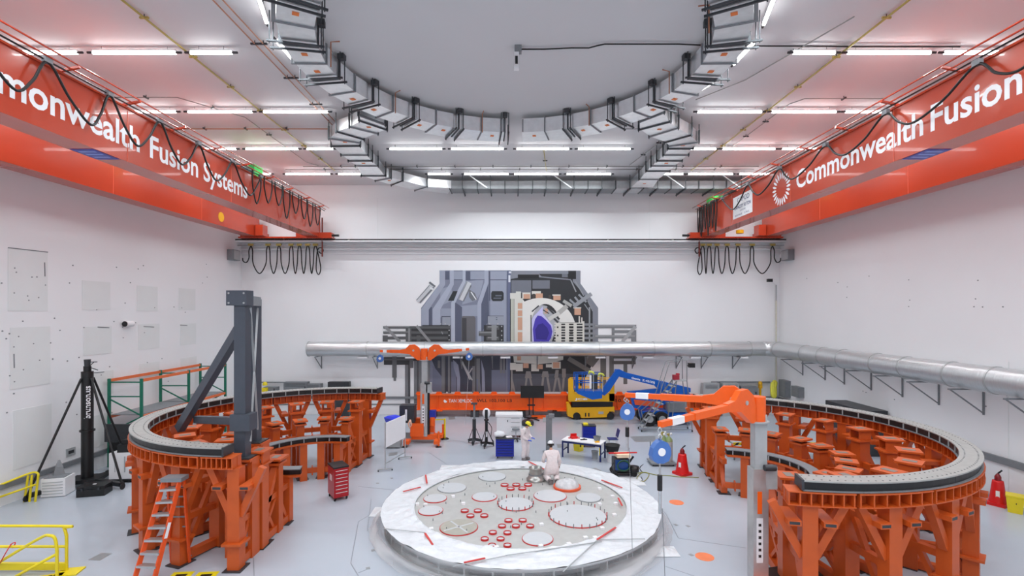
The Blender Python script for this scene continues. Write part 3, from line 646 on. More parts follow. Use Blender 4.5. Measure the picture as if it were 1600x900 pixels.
# lower half, behind and below the wall pipe
flat('lower_shadow', (62, 66, 80), [[(672, 556), (791, 556), (791, 612), (676, 612), (686, 590)]], 2)
flat('lower_panel', (112, 118, 138), [[(676, 570), (690, 588), (690, 612), (676, 612)], rect(703, 565, 713, 612), rect(768, 578, 791, 612), [(742, 585), (748, 580), (752, 612), (742, 612)]], 3)
flat('lower_rib', (142, 148, 168), [[(708, 562), (716, 570), (719, 590), (719, 612), (714, 612), (714, 590), (709, 575)], [(752, 562), (757, 580), (758, 612), (753, 612), (753, 590)]], 4)
flat('support_column', (120, 122, 126), [rect(633, 558, 640, 630), rect(647, 560, 654, 630), rect(655, 560, 662, 630), rect(667, 558, 672, 612), rect(690, 556, 696, 614), rect(700, 556, 704, 614), rect(738, 556, 744, 614), rect(744.5, 560, 750, 592), rect(747, 592, 750, 614), rect(786, 560, 789, 583), rect(781, 560, 785, 583)], 5)
flat('column_shade', (74, 76, 80), [rect(638, 558, 641, 630), rect(652, 560, 654.5, 630), rect(660, 560, 662.5, 630), rect(695, 556, 697, 614), rect(703, 556, 705, 614), rect(742.5, 556, 744.5, 614)], 6)
flat('pipe_dark', (62, 62, 64), [rect(600, 558, 668, 564), rect(600, 564, 643, 570), rect(722, 558, 742, 572)], 6)
flat('pipe', (108, 108, 110), [rect(600, 560, 640, 563), rect(613, 557, 620, 590), rect(615, 590, 619, 595), rect(640, 559, 646, 575), rect(684, 563, 688, 575)], 7)
flat('nozzle', (170, 172, 174), [bar(722, 565, 735, 593, 3), bar(726, 572, 738, 594, 2), bar(733, 583, 738, 575, 2)], 7)
flat('cream_band', CR, [[(802, 556), (880, 556), (880, 562), (862, 567), (840, 569), (803, 566)], rect(797, 567, 806, 578), rect(806, 568, 817, 580), rect(830, 569, 842, 580), rect(862, 565, 876, 576), rect(853, 569, 862, 574)], 5)
flat('coil_winding', OR, [rect(817.5, 567.5, 826, 575), rect(839, 569.5, 848, 576.5), rect(864, 566, 874, 575), rect(808, 556, 814, 563)], 6)
flat('lower_grey', (84, 88, 98), [rect(799, 584, 900, 612), rect(801, 585, 820, 592)], 1)
flat('leg', (140, 138, 136), [[(797, 574), (801, 574), (801, 612), (797, 612)], bar(799, 590, 804, 612, 3), [(822, 580), (829, 580), (831, 591), (820, 591)], bar(823, 590, 820, 612, 3), bar(828, 590, 833, 612, 3), [(848, 580), (856, 580), (858, 589), (846, 589)], bar(849, 588, 846, 612, 3.4), bar(855, 588, 859, 612, 3.4), [(868, 578), (873, 578), (872, 590), (866, 590)], bar(869, 590, 865, 612, 3.4), bar(872, 590, 876, 612, 3.4), [(878, 576), (884, 576), (884, 590), (878, 590)], bar(881, 588, 879, 612, 3.4)], 4)
flat('diagonal_arm', (120, 118, 116), [bar(888, 560, 922, 580, 7), [(913, 556), (936, 556), (936, 561), (926, 574), (914, 566)]], 6)
flat('arm_dark', (54, 52, 52), [bar(888, 572, 904, 582, 5), bar(886, 566, 895, 576, 3)], 7)
flat('support_column', (118, 118, 116), [rect(938, 556, 947, 612), rect(952, 556, 959, 612), rect(974, 568, 980, 600), rect(988, 556, 993, 568)], 5)
flat('pipe', (104, 102, 98), [rect(956, 564, 993, 569), rect(958, 556, 992, 560)], 6)
# ================================================================== orange assembly stands with ring tables
ZR = 3.0
def ring_stand(name, label, C, Ro, a_ring, angs, a_in, half, ZR=3.0):
    """C centre, Ro outer ring radius, a_ring (start, end) of the top ring, angs angles of the radial frames"""
    cx, cy = C; root = T(name, label, 'assembly stand', (cx, cy, 0)); c = V(cx, cy, 0)
    rm = Ro-.22
    a0, a1 = a_ring; nseg = 5
    for i in range(nseg):
        p, q = a0+(a1-a0)*i/nseg, a0+(a1-a0)*(i+1)/nseg
        d = .05*(1 if q > p else -1)
        pl = MB().arc(C, Ro-.45, Ro, ZR-.03, ZR, p+d, q-d, 14).build('ring_plate', M_RTOP, root)
        bh = MB()
        for k in range(int(abs(q-p)/1.6)):
            a = math.radians(p+(q-p)*(k+.5)/int(abs(q-p)/1.6))
            for rr in (Ro-.1, Ro-.35): bh.cyl(c+V(rr*math.cos(a), rr*math.sin(a), ZR), c+V(rr*math.cos(a), rr*math.sin(a), ZR+.004), .018, n=6)
        o = bh.build('bolt_hole', M_DARK, pl); o['kind'] = 'stuff'
        MB().arc(C, Ro-.43, Ro-.05, ZR-.2, ZR-.03, p+d, q-d, 14).build('ring_channel', M_BLACK, root)
        MB().arc(C, Ro-.47, Ro+.0, ZR-.225, ZR-.2, p+d, q-d, 14).build('ring_flange', M_GREY, root)
        for k in range(6):
            a = math.radians(p+(q-p)*(k+.5)/6); u = V(math.cos(a), math.sin(a), 0)
            MB().box(c+u*(Ro-.44)+V(0, 0, ZR-.115), (.03, .03, .16), a).build('stiffener', M_LGREY, root)
    for a in (a0, a1):
        u = math.radians(a); MB().box(c+V(math.cos(u)*(Ro-.225), math.sin(u)*(Ro-.225), ZR-.1), (.46, .05, .22), u).build('end_plate', M_DARK, root)
    st = (angs[1]-angs[0])
    for i, a in enumerate(angs):
        ra = math.radians(a); u = V(math.cos(ra), math.sin(ra), 0); t = V(-math.sin(ra), math.cos(ra), 0)
        P = lambda r, s, z: c+u*r+t*s+V(0, 0, z)
        lo, hi = sorted((a-abs(st)/2+.35, a+abs(st)/2-.35)); lo = max(lo, min(a0, a1)-3); hi = min(hi, max(a0, a1)+3)
        # orange ring segment: top and bottom flange, web, stiffeners
        if hi-lo > 4:
            seg = MB().arc(C, Ro-.42, Ro+.03, ZR-.26, ZR-.235, lo, hi, 4).arc(C, Ro-.42, Ro+.03, ZR-.53, ZR-.505, lo, hi, 4).arc(C, Ro-.24, Ro-.2, ZR-.51, ZR-.25, lo, hi, 4).build('ring_beam', M_ORANGE, root)
            n = 6
            for k in range(n+1):
                b = math.radians(lo+.3+(hi-lo-.6)*k/n); ub = V(math.cos(b), math.sin(b), 0)
                MB().box(c+ub*(Ro-.195)+V(0, 0, ZR-.38), (.42, .03, .25), b).build('rib', M_ORANGE, seg)
        # outer post with base plate, collar, V braces and fork tubes
        post = MB().box(P(rm, 0, (ZR-.53)/2), (.3, .3, ZR-.53), ra).build('outer_post', M_ORANGE, root)
        MB().box(P(rm, 0, .012), (.5, .46, .024), ra).build('foot_plate', M_DARK, post)
        MB().box(P(rm+.02, 0, .68), (.46, .5, .06), ra).build('collar', M_ORANGE, post)
        sp = math.radians(abs(st)/2-1.6)*rm
        for s in (-1, 1):
            MB().beam(P(rm, s*.12, 1.35), P(rm-.03, s*sp, ZR-.54), .16, .16, up=u).build('brace', M_ORANGE, post)
            MB().box(P(rm-.12, s*.34, 2.12), (.8, .26, .11), ra).build('fork_tube', M_ORANGE, post)
            MB().box(P(rm+.281, s*.34, 2.12), (.004, .2, .06), ra).build('tube_mouth', M_DARK, post)
        # middle column with box pad
        rp = Ro-1.38; zt = 2.72
        mp_ = MB().box(P(rp, 0, 1.15), (.36, .36, 2.3), ra).build('pad_column', M_ORANGE, root)
        MB().box(P(rp, 0, 2.32), (.62, .52, .05), ra).build('collar', M_ORANGE, mp_)
        bx = MB()
        for s in (-1, 1): bx.box(P(rp, s*.18, 2.5), (.42, .04, .3), ra)
        bx.box(P(rp, 0, 2.36), (.42, .36, .03), ra).build('box_tube', M_ORANGE, mp_)
        MB().box(P(rp, 0, 2.67), (.56, .54, .05), ra).build('top_plate', M_ORANGE, mp_)
        MB().box(P(rp, 0, 2.698), (.3, .18, .008), ra).build('bare_pad', M_PAD, mp_)
        MB().beam(P(rm-.1, 0, .25), P(rp+.1, 0, 2.1), .12, .12, up=t).build('diagonal', M_ORANGE, mp_)
        # inner column with tilted pad table
        ri = 2.75+(.12 if i % 2 else 0); zi = 2.2
        ip = MB().box(P(ri, 0, 1.0), (.28, .28, 2.0), ra).build('pad_column', M_ORANGE, root)
        MB().beam(P(ri+.7, 0, .9), P(ri+.1, 0, 1.9), .16, .16, up=t).build('brace', M_ORANGE, ip)
        MB().box(P(ri, 0, 2.03), (.5, .42, .06), ra).build('collar', M_ORANGE, ip)
        MB().box(P(ri, 0, 2.10), (.2, .2, .1), ra).build('jack', M_DARK, ip)
        MB().box(P(ri, 0, 2.17), (.58, .5, .06), ra).build('top_plate', M_ORANGE, ip)
        MB().box(P(ri, 0, 2.204), (.3, .18, .008), ra).build('bare_pad', M_PAD, ip)
        # base sill, mid rail, diagonals
        sill = MB().beam(P(2.1, 0, .14), P(rm, 0, .14), .2, .2).build('base_sill', M_ORANGE, root)
        for rr in (2.2, 3.5, rp): MB().box(P(rr, 0, .012), (.36, .42, .024), ra).build('foot_plate', M_DARK, sill)
        rail = MB().beam(P(2.1, 0, 1.15), P(rm, 0, 1.15), .16, .16).build('mid_rail', M_ORANGE, root)
        MB().beam(P(2.2, 0, .2), P(ri, 0, 1.1), .12, .12, up=t).build('diagonal', M_ORANGE, rail)
        MB().beam(P(ri+.1, 0, 1.1), P(rp-.1, 0, .2), .12, .12, up=t).build('diagonal', M_ORANGE, rail)
        MB().beam(P(ri+.25, .0, .2), P(rp-.2, 0, 1.1), .1, .1, up=t).build('diagonal', M_ORANGE, rail)
        # inner post under the small ring
        if a_in[0] < a < a_in[1] or a_in[1] < a < a_in[0]:
            MB().box(P(2.02, 0, .7), (.26, .26, 1.4), ra).build('inner_post', M_ORANGE, root)
        # tie to the next frame
        if i < len(angs)-1:
            b = math.radians(angs[i+1]); u2 = V(math.cos(b), math.sin(b), 0)
            for rr, z in ((rp, 1.55), (ri, 1.45), (2.05, .35)):
                tie = MB().beam(c+u*rr+V(0, 0, z), c+u2*rr+V(0, 0, z), .14, .18).build('tie_beam', M_ORANGE, root)
                m = c+(u+u2)/2*rr+V(0, 0, z)
                MB().box(m, (.05, .3, .3), (ra+b)/2+pi/2).build('joint_plate', M_ORANGE, tie)
    # small inner ring
    i0, i1 = a_in
    MB().arc(C, 1.85, 2.2, 1.62, 1.65, i0, i1, 24).build('inner_ring_plate', M_GREY, root)
    MB().arc(C, 1.93, 2.12, 1.46, 1.62, i0, i1, 24).build('inner_ring_channel', M_BLACK, root)
    MB().arc(C, 1.83, 2.22, 1.4, 1.46, i0, i1, 24).build('inner_ring_flange', M_ORANGE, root)
    for k in range(15):
        a = math.radians(i0+(i1-i0)*(k+.5)/15); MB().box(c+V(1.9*math.cos(a), 1.9*math.sin(a), 1.54), (.05, .03, .15), a).build('stiffener', M_LGREY, root)
    return root
CRt, CLf = (7.29, 15.9), (-6.95, 17.7)
ring_stand('ring_stand', 'orange half-ring assembly stand beside the red cone near the gas cylinders', CRt, 5.57, (-102.7, 85), [-101+18.2*k for k in range(11)], (-93, 80), 1)
RSL = ring_stand('ring_stand', 'orange half-ring assembly stand carrying the tall slate grey frame', CLf, 5.15, (267.5, 77), [270-18.6*k for k in range(11)], (282, 72), -1, 3.1)
# ------------------------------------------------------------------ tall slate frame standing on the stand with the ladder
p1, p2 = at(379, 714, 13.5), at(397, 690, 15.1)
fr = T('slate_frame', 'tall slate grey steel frame with slanting brace above the orange stand', 'frame', (p1.x, p1.y, p1.z))
zt1 = 6.5+25*13.5/F
def colm(p, zt, wd):
    o = MB().b2((p.x-wd/2, p.y-wd/2, p.z), (p.x+wd/2, p.y+wd/2, zt)).build('column', M_SLATE, fr)
    b = MB().box((p.x, p.y, p.z+.02), (.62, .55, .04)).build('base_plate', M_DARK, o)
    return o
c1 = colm(p1, zt1, .3); c2 = colm(p2, 6.5+20*14.75/F, .3)
hp = MB().box((p1.x-.06, p1.y-.02, 6.5+22*13/F), (.54, .36, .4)).build('head_plate', M_SLATE, fr)
for sx in (-1, 1):
    for sz in (-1, 1): MB().cyl((p1.x-.06+sx*.2, p1.y-.2, 6.86+sz*.13), (p1.x-.06+sx*.2, p1.y-.215, 6.86+sz*.13), .025, n=8).build('bolt', M_ALU, hp)
MB().beam((p1.x+.1, p1.y, 6.8), (p2.x+.1, p2.y, 6.8), .2, .26).build('top_beam', M_GREY, fr)
MB().box((p1.x+.03, p1.y, 6.5-178*13/F), (.52, .42, .44)).build('sleeve', M_SLATE, fr)
bb = V(-9.75, 14.85, 3.05)
MB().beam((p1.x-.1, p1.y+.05, 6.05), bb, .2, .24).build('brace', M_SLATE, fr)
MB().beam((p1.x-.1, p1.y+.05, 6.5-178*13/F), (bb.x+.55, bb.y-.1, 3.35), .16, .2).build('brace', M_SLATE, fr)
for za, zb in ((3.0, 6.6), (6.6, 3.0)): MB().beam((p1.x+.16, p1.y+.1, za), (p2.x+.16, p2.y-.1, zb), .05, .05).build('cross_rod', M_LGREY, fr)
for p, h_ in ((p1, p1.z), (p2, p2.z)):          # orange pedestals carrying the columns
    MB().b2((p.x-.36, p.y-.3, h_-.06), (p.x+.36, p.y+.3, h_)).build('pedestal_plate', M_ORANGE, RSL)
    for sx in (-1, 1): MB().b2((p.x+sx*.3-.06, p.y-.2, 0), (p.x+sx*.3+.06, p.y+.2, h_-.06)).build('pedestal_leg', M_ORANGE, RSL)
    MB().b2((p.x-.26, p.y-.16, 1.4), (p.x+.26, p.y+.16, 1.6)).build('pedestal_beam', M_ORANGE, RSL)
# ================================================================== round machine base under white film
DC = (.3, 16.0); ZP = .47
base = T('machine_base', 'large round steel machine base plate with many covered ports', 'machine base', (DC[0], DC[1], 0))
MB().arc(DC, 3.9, 4.2, .0, .08, 0, 360, 64).build('bottom_flange', M_STEEL, base)
MB().arc(DC, 3.6, 3.9, .08, ZP-.08, 0, 360, 64).build('side_wall', M_DARK, base)
MB().arc(DC, 3.3, 4.2, ZP-.08, ZP-.02, 0, 360, 64).build('rim_flange', M_STEEL, base)
for k in range(36):
    a = 2*pi*k/36; MB().box((DC[0]+4.02*math.cos(a), DC[1]+4.02*math.sin(a), .235), (.26, .05, .31), a).build('gusset', M_STEEL, base)
MB().disc(DC, 3.4, .3, ZP, 96).build('top_plate', M_PLATE, base)
M_RRIM = mat('red rim tape', (196, 40, 40), .5); M_TAN = mat('tan bare cover', (184, 182, 170), .4, .3)
for x, y, hw, kind in ((769, 744, 21, 'p'), (706, 761.5, 22, 'p'), (680, 778, 17.5, 'd'), (673, 797, 18.5, 'd'), (757, 775.5, 19, 'd'), (805.5, 786.7, 26.5, 't'), (859.5, 774, 25, 'd'),
                      (919.5, 776.7, 19, 'p'), (902.7, 805, 44, 'T'), (840, 840.7, 23.5, 'd'), (717, 823, 29, 'b')):
    p = fl(x, y, ZP+.03); r = hw*p.y/F
    rim = M_RRIM if kind in 'dtTb' else M_GREY
    cv = MB().disc(p, r, ZP, ZP+.03, 40).build('port_cover', M_TAN if kind == 'b' else M_LID, base)
    MB().arc(p, r-.008, r+.018, ZP, ZP+(.022 if kind != 'p' else .008), 0, 360, 40).build('rim', rim, cv)
    if kind in 'tT':
        n = 24 if kind == 'T' else 18
        for k in range(n):
            a = 2*pi*k/n; MB().cyl((p.x+(r+.03)*math.cos(a), p.y+(r+.03)*math.sin(a), ZP), (p.x+(r+.03)*math.cos(a), p.y+(r+.03)*math.sin(a), ZP+.12), .014, n=5).build('stud', M_GREY if k % 3 else M_RRIM, cv)
    if kind == 'b':
        for a in (.6, 2.2): MB().box((p.x, p.y, ZP+.033), (r*1.8, .05, .005), a).build('tape_strip', M_LID, cv)
small = [(780+u/4.5, 700+v/4.5) for u, v in ((38, 257), (120, 256), (203, 256), (80, 283), (162, 282), (65, 506), (165, 505), (20, 545), (117, 545), (218, 545), (58, 592), (10, 635), (58, 680))]
small += [(560+u/4.5, 700+v/4.5) for u, v in ((748, 438), (840, 438), (788, 473), (885, 472), (945, 590), (888, 635), (940, 680))]
for x, y in small:
    p = fl(x, y, ZP+.04); r = 6.3*p.y/F
    o = MB().arc(p, r*.82, r, ZP, ZP+.05, 0, 360, 24).build('red_port_ring', M_RRIM, base); MB().disc(p, r*.82, ZP, ZP+.03, 24).build('port_film', M_LID, o)
for x, y in ((708, 777), (724, 788), (674, 828), (665, 790), (846, 821), (937, 789), (957, 777), (962, 788), (941, 827), (915, 842), (889, 852), (960, 806), (652, 789), (845, 855), (992-55, 765), (776, 857), (990-60, 842)):
    p = fl(x, y, ZP); MB().box((p.x, p.y, ZP+.03), (.11, .11, .06), .3).build('white_block', M_WHITE, base)
mb = MB()
for i in range(46):
    a = random.uniform(0, 2*pi); r = random.uniform(.4, 3.2); mb.cyl((DC[0]+r*math.cos(a), DC[1]+r*math.sin(a), ZP), (DC[0]+r*math.cos(a), DC[1]+r*math.sin(a), ZP+.07), .012, n=5)
mb.build('stud_field', M_GREY, base)['kind'] = 'stuff'
# white film draped round the rim
def film_mat():
    m = mat('white plastic film', (222, 226, 230), .3, var=.05, bump=.9, bscale=3.0)
    return m
def film2():
    m = bpy.data.materials.new('clear plastic film'); m.use_nodes = True; nt = m.node_tree; b = nt.nodes['Principled BSDF']
    b.inputs['Base Color'].default_value = srgb((236, 238, 240)); b.inputs['Roughness'].default_value = .2
    tr = nt.nodes.new('ShaderNodeBsdfTransparent'); mx = nt.nodes.new('ShaderNodeMixShader'); n = nt.nodes.new('ShaderNodeTexNoise'); n.inputs['Scale'].default_value = 2.5
    r = nt.nodes.new('ShaderNodeValToRGB'); r.color_ramp.elements[0].color = (.12, .12, .12, 1); r.color_ramp.elements[1].color = (.55, .55, .55, 1); r.color_ramp.elements[0].position = .35; r.color_ramp.elements[1].position = .65
    nt.links.new(n.outputs[0], r.inputs[0]); nt.links.new(r.outputs[0], mx.inputs[0]); nt.links.new(tr.outputs[0], mx.inputs[1]); nt.links.new(b.outputs[0], mx.inputs[2])
    nt.links.new(mx.outputs[0], nt.nodes['Material Output'].inputs[0]); return m
film = T('film_cover', 'white plastic film draped over the rim of the round machine base', 'plastic sheet', (DC[0], DC[1], 0))
def film_grid(r0, r1, n, m, zf, name, mtl):
    vs = []; fs = []
    for i in range(n):
        a = 2*pi*i/n
        for j in range(m+1):
            t = j/m; ca, sa = math.cos(a), math.sin(a)
            nz = noise.noise(V(ca*5, sa*5, t*2.2)); n2 = noise.noise(V(ca*13, sa*13, t*5+9))
            r, z = zf(t, nz, n2, r0, r1); vs.append(V(DC[0]+r*ca, DC[1]+r*sa, z))
    for i in range(n):
        for j in range(m):
            i2 = (i+1) % n; fs.append((i*(m+1)+j, i*(m+1)+j+1, i2*(m+1)+j+1, i2*(m+1)+j))
    return MB().add(vs, fs, True).build(name, mtl, film)
film_grid(3.3, 4.28, 220, 14, lambda t, a, b, r0, r1: (r0+(r1-r0)*t+(.05*a if t > .9 or t < .1 else 0), ZP+.02+.02*(1-t)+max(0, .06*a+.06*b)+.012), 'top_film', film_mat())
film_grid(4.28, 4.55, 220, 10, lambda t, a, b, r0, r1: (r0+.02+.30*t**2.2+.06*b*t+.05*a*t, (ZP+.03)*(1-t**.9)+.012+.02*max(0, a)*t), 'side_film', film2())
MB().tube([(DC[0]+3.32*math.cos(a), DC[1]+3.32*math.sin(a), ZP+.04) for a in [2*pi*k/72 for k in range(72)]], .03, 6, True).build('rolled_hem', film_mat(), film)
for x0, y0, x1, y1 in ((665, 742, 667, 755), (630, 768, 657, 761), (724+-60, 833, 676, 851), (725, 879, 758, 872), (933, 843, 962, 824), (966, 778, 972, 790), (850, 733, 826, 721), (940, 750, 972, 762)):
    a, b = fl(x0, y0, ZP+.1), fl(x1, y1, ZP+.1); MB().beam(a, b, .05, .02).build('red_tape', mat('red tape', (205, 60, 55), .5), film)
for x0, y0, x1, y1 in ((600, 826, 664, 832), (934, 843, 1008, 842), (708, 885, 792, 868), (790, 868, 940, 846), (880, 893, 935, 842)):
    a, b = fl(x0, y0, ZP+.09), fl(x1, y1, ZP+.09); MB().beam(a, b, .025, .015).build('film_seam', M_LGREY, film)
# crumpled film on the floor beyond the base
for i, (x, y, sx, sy, lab) in enumerate(((722, 731, .9, .35, 'loose white film bunched on the floor behind the base, by the blue chest'), (972, 752, .8, .5, 'loose white film lying on the floor by the welding cart'), (598, 800, .35, .4, 'small fold of white film beside the base rim'), (1035, 862, .4, .3, 'small fold of clear film beside the base on the orange spot side'))):
    p = fl(x, y); vs = []; fs = []; n = 16
    for a in range(n+1):
        for b in range(n+1):
            u, v = a/n*2-1, b/n*2-1; e = max(0, 1-(u*u+v*v)); vs.append(V(p.x+u*sx, p.y+v*sy, .01+e*(.06+.07*abs(noise.noise(V(u*2.3+i*7, v*2.3, 1))))))
    for a in range(n):
        for b in range(n): fs.append((a*(n+1)+b, (a+1)*(n+1)+b, (a+1)*(n+1)+b+1, a*(n+1)+b+1))
    solo(MB().add(vs, fs, True), 'loose_film', film_mat(), lab, 'plastic sheet')
# flanged pot and wrapped lump standing on the plate
p = fl(837, 752, ZP); p.y += .1; PS = .8
pot = T('flanged_pot', 'stepped stainless flange pot standing on the base plate beside the kneeling person', 'flange', (p.x, p.y, ZP))
MB().lathe([(.33, 0), (.33, .08), (.29, .1), (.24, .22), (.23, .24)], (p.x, p.y, ZP), 24).build('skirt', M_STEEL, pot)
MB().lathe([(.23, .24), (.21, .41), (.24, .43), (.24, .47), (.2, .47), (.2, .32), (0, .32)], (p.x, p.y, ZP), 24).build('neck', M_STEEL, pot)
MB().arc(p, .22, .25, ZP+.21, ZP+.25, 0, 360, 24).build('clamp_band', M_GREY, pot)
p = fl(886, 762, ZP)
lump = T('wrapped_fitting', 'fitting wrapped in crumpled clear film with an orange band', 'fitting', (p.x, p.y, ZP))
mb = MB().ball((p.x, p.y, ZP+.04), (.42, .4, .26), 24, 14)
mb.v = [q+V(0, 0, .06*noise.noise(q*6)) if q.z > ZP+.08 else V(q.x, q.y, max(q.z, ZP+.01)) for q in mb.v]; mb.build('film_wrap', mat('crumpled film', (206, 208, 210), .25, var=.15, scale=7, bump=.6), lump)
MB().arc(p, .4, .47, ZP, ZP+.07, 0, 360, 30).build('orange_band', mat('orange band', (226, 92, 50), .5), lump)
# ================================================================== equipment on the floor
def caster(p, r, parent):
    MB().cyl(p+V(-.02, 0, r), p+V(.02, 0, r), r, n=12).build('caster', M_RUBBER, parent)
# ------------------------------------------------------------------ orange lifting beam along the back wall
by = 31.3; zb0, zb1 = at(0, 640, by).z, at(0, 616, by).z
xa, xb = at(652, 0, by).x, at(1092, 0, by).x
lb = T('lifting_beam', 'long orange lifting beam with black WLL lettering below the mural', 'lifting beam', ((xa+xb)/2, by, zb0))
MB().b2((xa, by-.22, zb0), (xb, by+.22, zb0+.06)).build('bottom_flange', M_BRIGHT, lb)
MB().b2((xa, by-.22, zb1-.06), (xb, by+.22, zb1)).build('top_flange', M_BRIGHT, lb)
web = MB().b2((xa, by-.08, zb0+.06), (xb, by+.08, zb1-.06)).build('web', M_BRIGHT, lb)
for px in (660, 684, 715, 744, 772, 796, 850, 884, 930, 964, 1000, 1040, 1080):
    x = at(px, 0, by).x; MB().b2((x-.02, by-.2, zb0+.06), (x+.02, by-.08, zb1-.06)).build('stiffener', M_BRIGHT, lb)
for px in (655, 686, 715, 744, 772, 800, 881, 925, 968):
    x = at(px, 0, by).x; MB().prism([(x-.22, by-.05, zb1), (x-.14, by-.05, zb1+.16), (x+.14, by-.05, zb1+.16), (x+.22, by-.05, zb1)], (0, .1, 0)).build('lifting_lug', M_BRIGHT, lb)
for px in (682, 845, 880, 1040):
    x = at(px, 0, by).x; MB().b2((x-.4, by-.28, zb0-.06), (x+.4, by+.28, zb0)).build('bolster', M_BRIGHT, lb)
def ltr(px0, px1, py0, py1, txt, m, bold=.0):
    y = by-.084; p = at(px0, py1, y); q = at(px1, py0, y); text_fit(txt, p, (q.x-p.x, 0, 0), (0, 0, q.z-p.z), bold).build('lettering', m, web)
ltr(745, 800, 623.5, 629, 'WLL 100,100 LB', M_BTEXT, .012); ltr(701, 738, 623.5, 629, 'TANDEMLOC', M_TEXT, .012); ltr(961, 976, 623.5, 629, '50,1', M_BTEXT, .012)
MB().add([p for k in range(3) for p in ()], []).cyl(at(696, 626.5, by-.084), at(696, 626.5, by-.088), .12, n=6).build('emblem', M_TEXT, web)
for px in (676, 742, 815, 870, 945, 1060):
    x = at(px, 0, by).x; st = MB().b2((x-.25, by-.25, 0), (x+.25, by+.25, zb0-.06)).build('dark_block', M_DARK, lb)
# ------------------------------------------------------------------ monitor on wheeled stand in front of the beam
my = 30.2; p = at(830, 0, my)
t = T('display_stand', 'large black display on a wheeled stand in front of the lifting beam', 'display', (p.x, my, 0))
MB().b2(at(813.5, 603, my), at(850, 621.5, my+.08)).build('screen', M_BLACK, t)
for px in (827, 833): MB().b2(at(px-.8, 610, my+.08), at(px+.8, 648, my+.14)).build('upright', M_BLACK, t)
MB().b2(at(824, 632, my+.1), at(836, 634, my+.16)).build('shelf', M_BLACK, t)
for s in (-1, 1): MB().beam((p.x, my+.1, .12), (p.x+s*.45, my-.35, .06), .08, .06).build('leg', M_BLACK, t); MB().beam((p.x, my+.1, .12), (p.x+s*.4, my+.45, .06), .08, .06).build('leg', M_BLACK, t)
q = at(844, 645, 29.6); MB().box((q.x, 30.85, .06), (.9, .5, .12)).build('stand_foot', M_BRIGHT, lb)
q = fl(822, 648); solo(MB().lathe([(.32, 0), (.36, .05), (.36, .2), (.3, .26), (0, .26)], (q.x, 28.9, 0), 20), 'floor_drum', M_DARK, 'dark round drum on the floor behind the white cabinet', 'drum')
# ------------------------------------------------------------------ self-retracting lifeline and double arm lift
def srl(root_name, c, r, label, yaw, drop):
    t = T('lifeline_reel', label, 'lifeline reel', c); R = Matrix.Rotation(yaw, 3, 'Z'); c = Vector(c)
    n = R@V(0, -1, 0); ux = R@V(1, 0, 0)
    prof = [(-.95, -.35), (-.8, .35), (-.45, .8), (-.15, 1.0), (.2, .98), (.6, .78), (.9, .3), (.95, -.3), (.7, -.85), (.2, -1.05), (-.4, -1.0), (-.75, -.8)]
    MB().prism([c+ux*a*r+V(0, 0, b*r)-n*r*.35 for a, b in prof], n*r*.7).build('housing', M_SRL, t)
    MB().cyl(c+n*r*.35, c+n*(r*.35+.012), r*.36, n=18).build('label', M_WHITE, t)
    MB().tube([c+V(0, 0, r), c+ux*r*.2+V(0, 0, r*1.3), c+V(0, 0, r*1.55), c-ux*r*.2+V(0, 0, r*1.3), c+V(0, 0, r)], .02, 6).build('hook', M_GALV, t)
    if drop:
        d = c+V(0, 0, -r); MB().cyl(d, d-V(0, 0, drop*.25), .018, n=6).build('swivel', M_ALU, t)
        MB().cyl(d-V(0, 0, drop*.25), d-V(0, 0, drop*.55), .05, n=8).build('grip', M_BLACK, t)
        MB().cyl(d-V(0, 0, drop*.55), d-V(0, 0, drop), .03, n=6).build('hook_end', M_GALV, t)
        MB().cyl((d.x+.05, d.y, d.z-drop*.9), (d.x+.12, d.y-.1, .02), .007, n=4).build('tag_line', M_GREY, t)
    return t
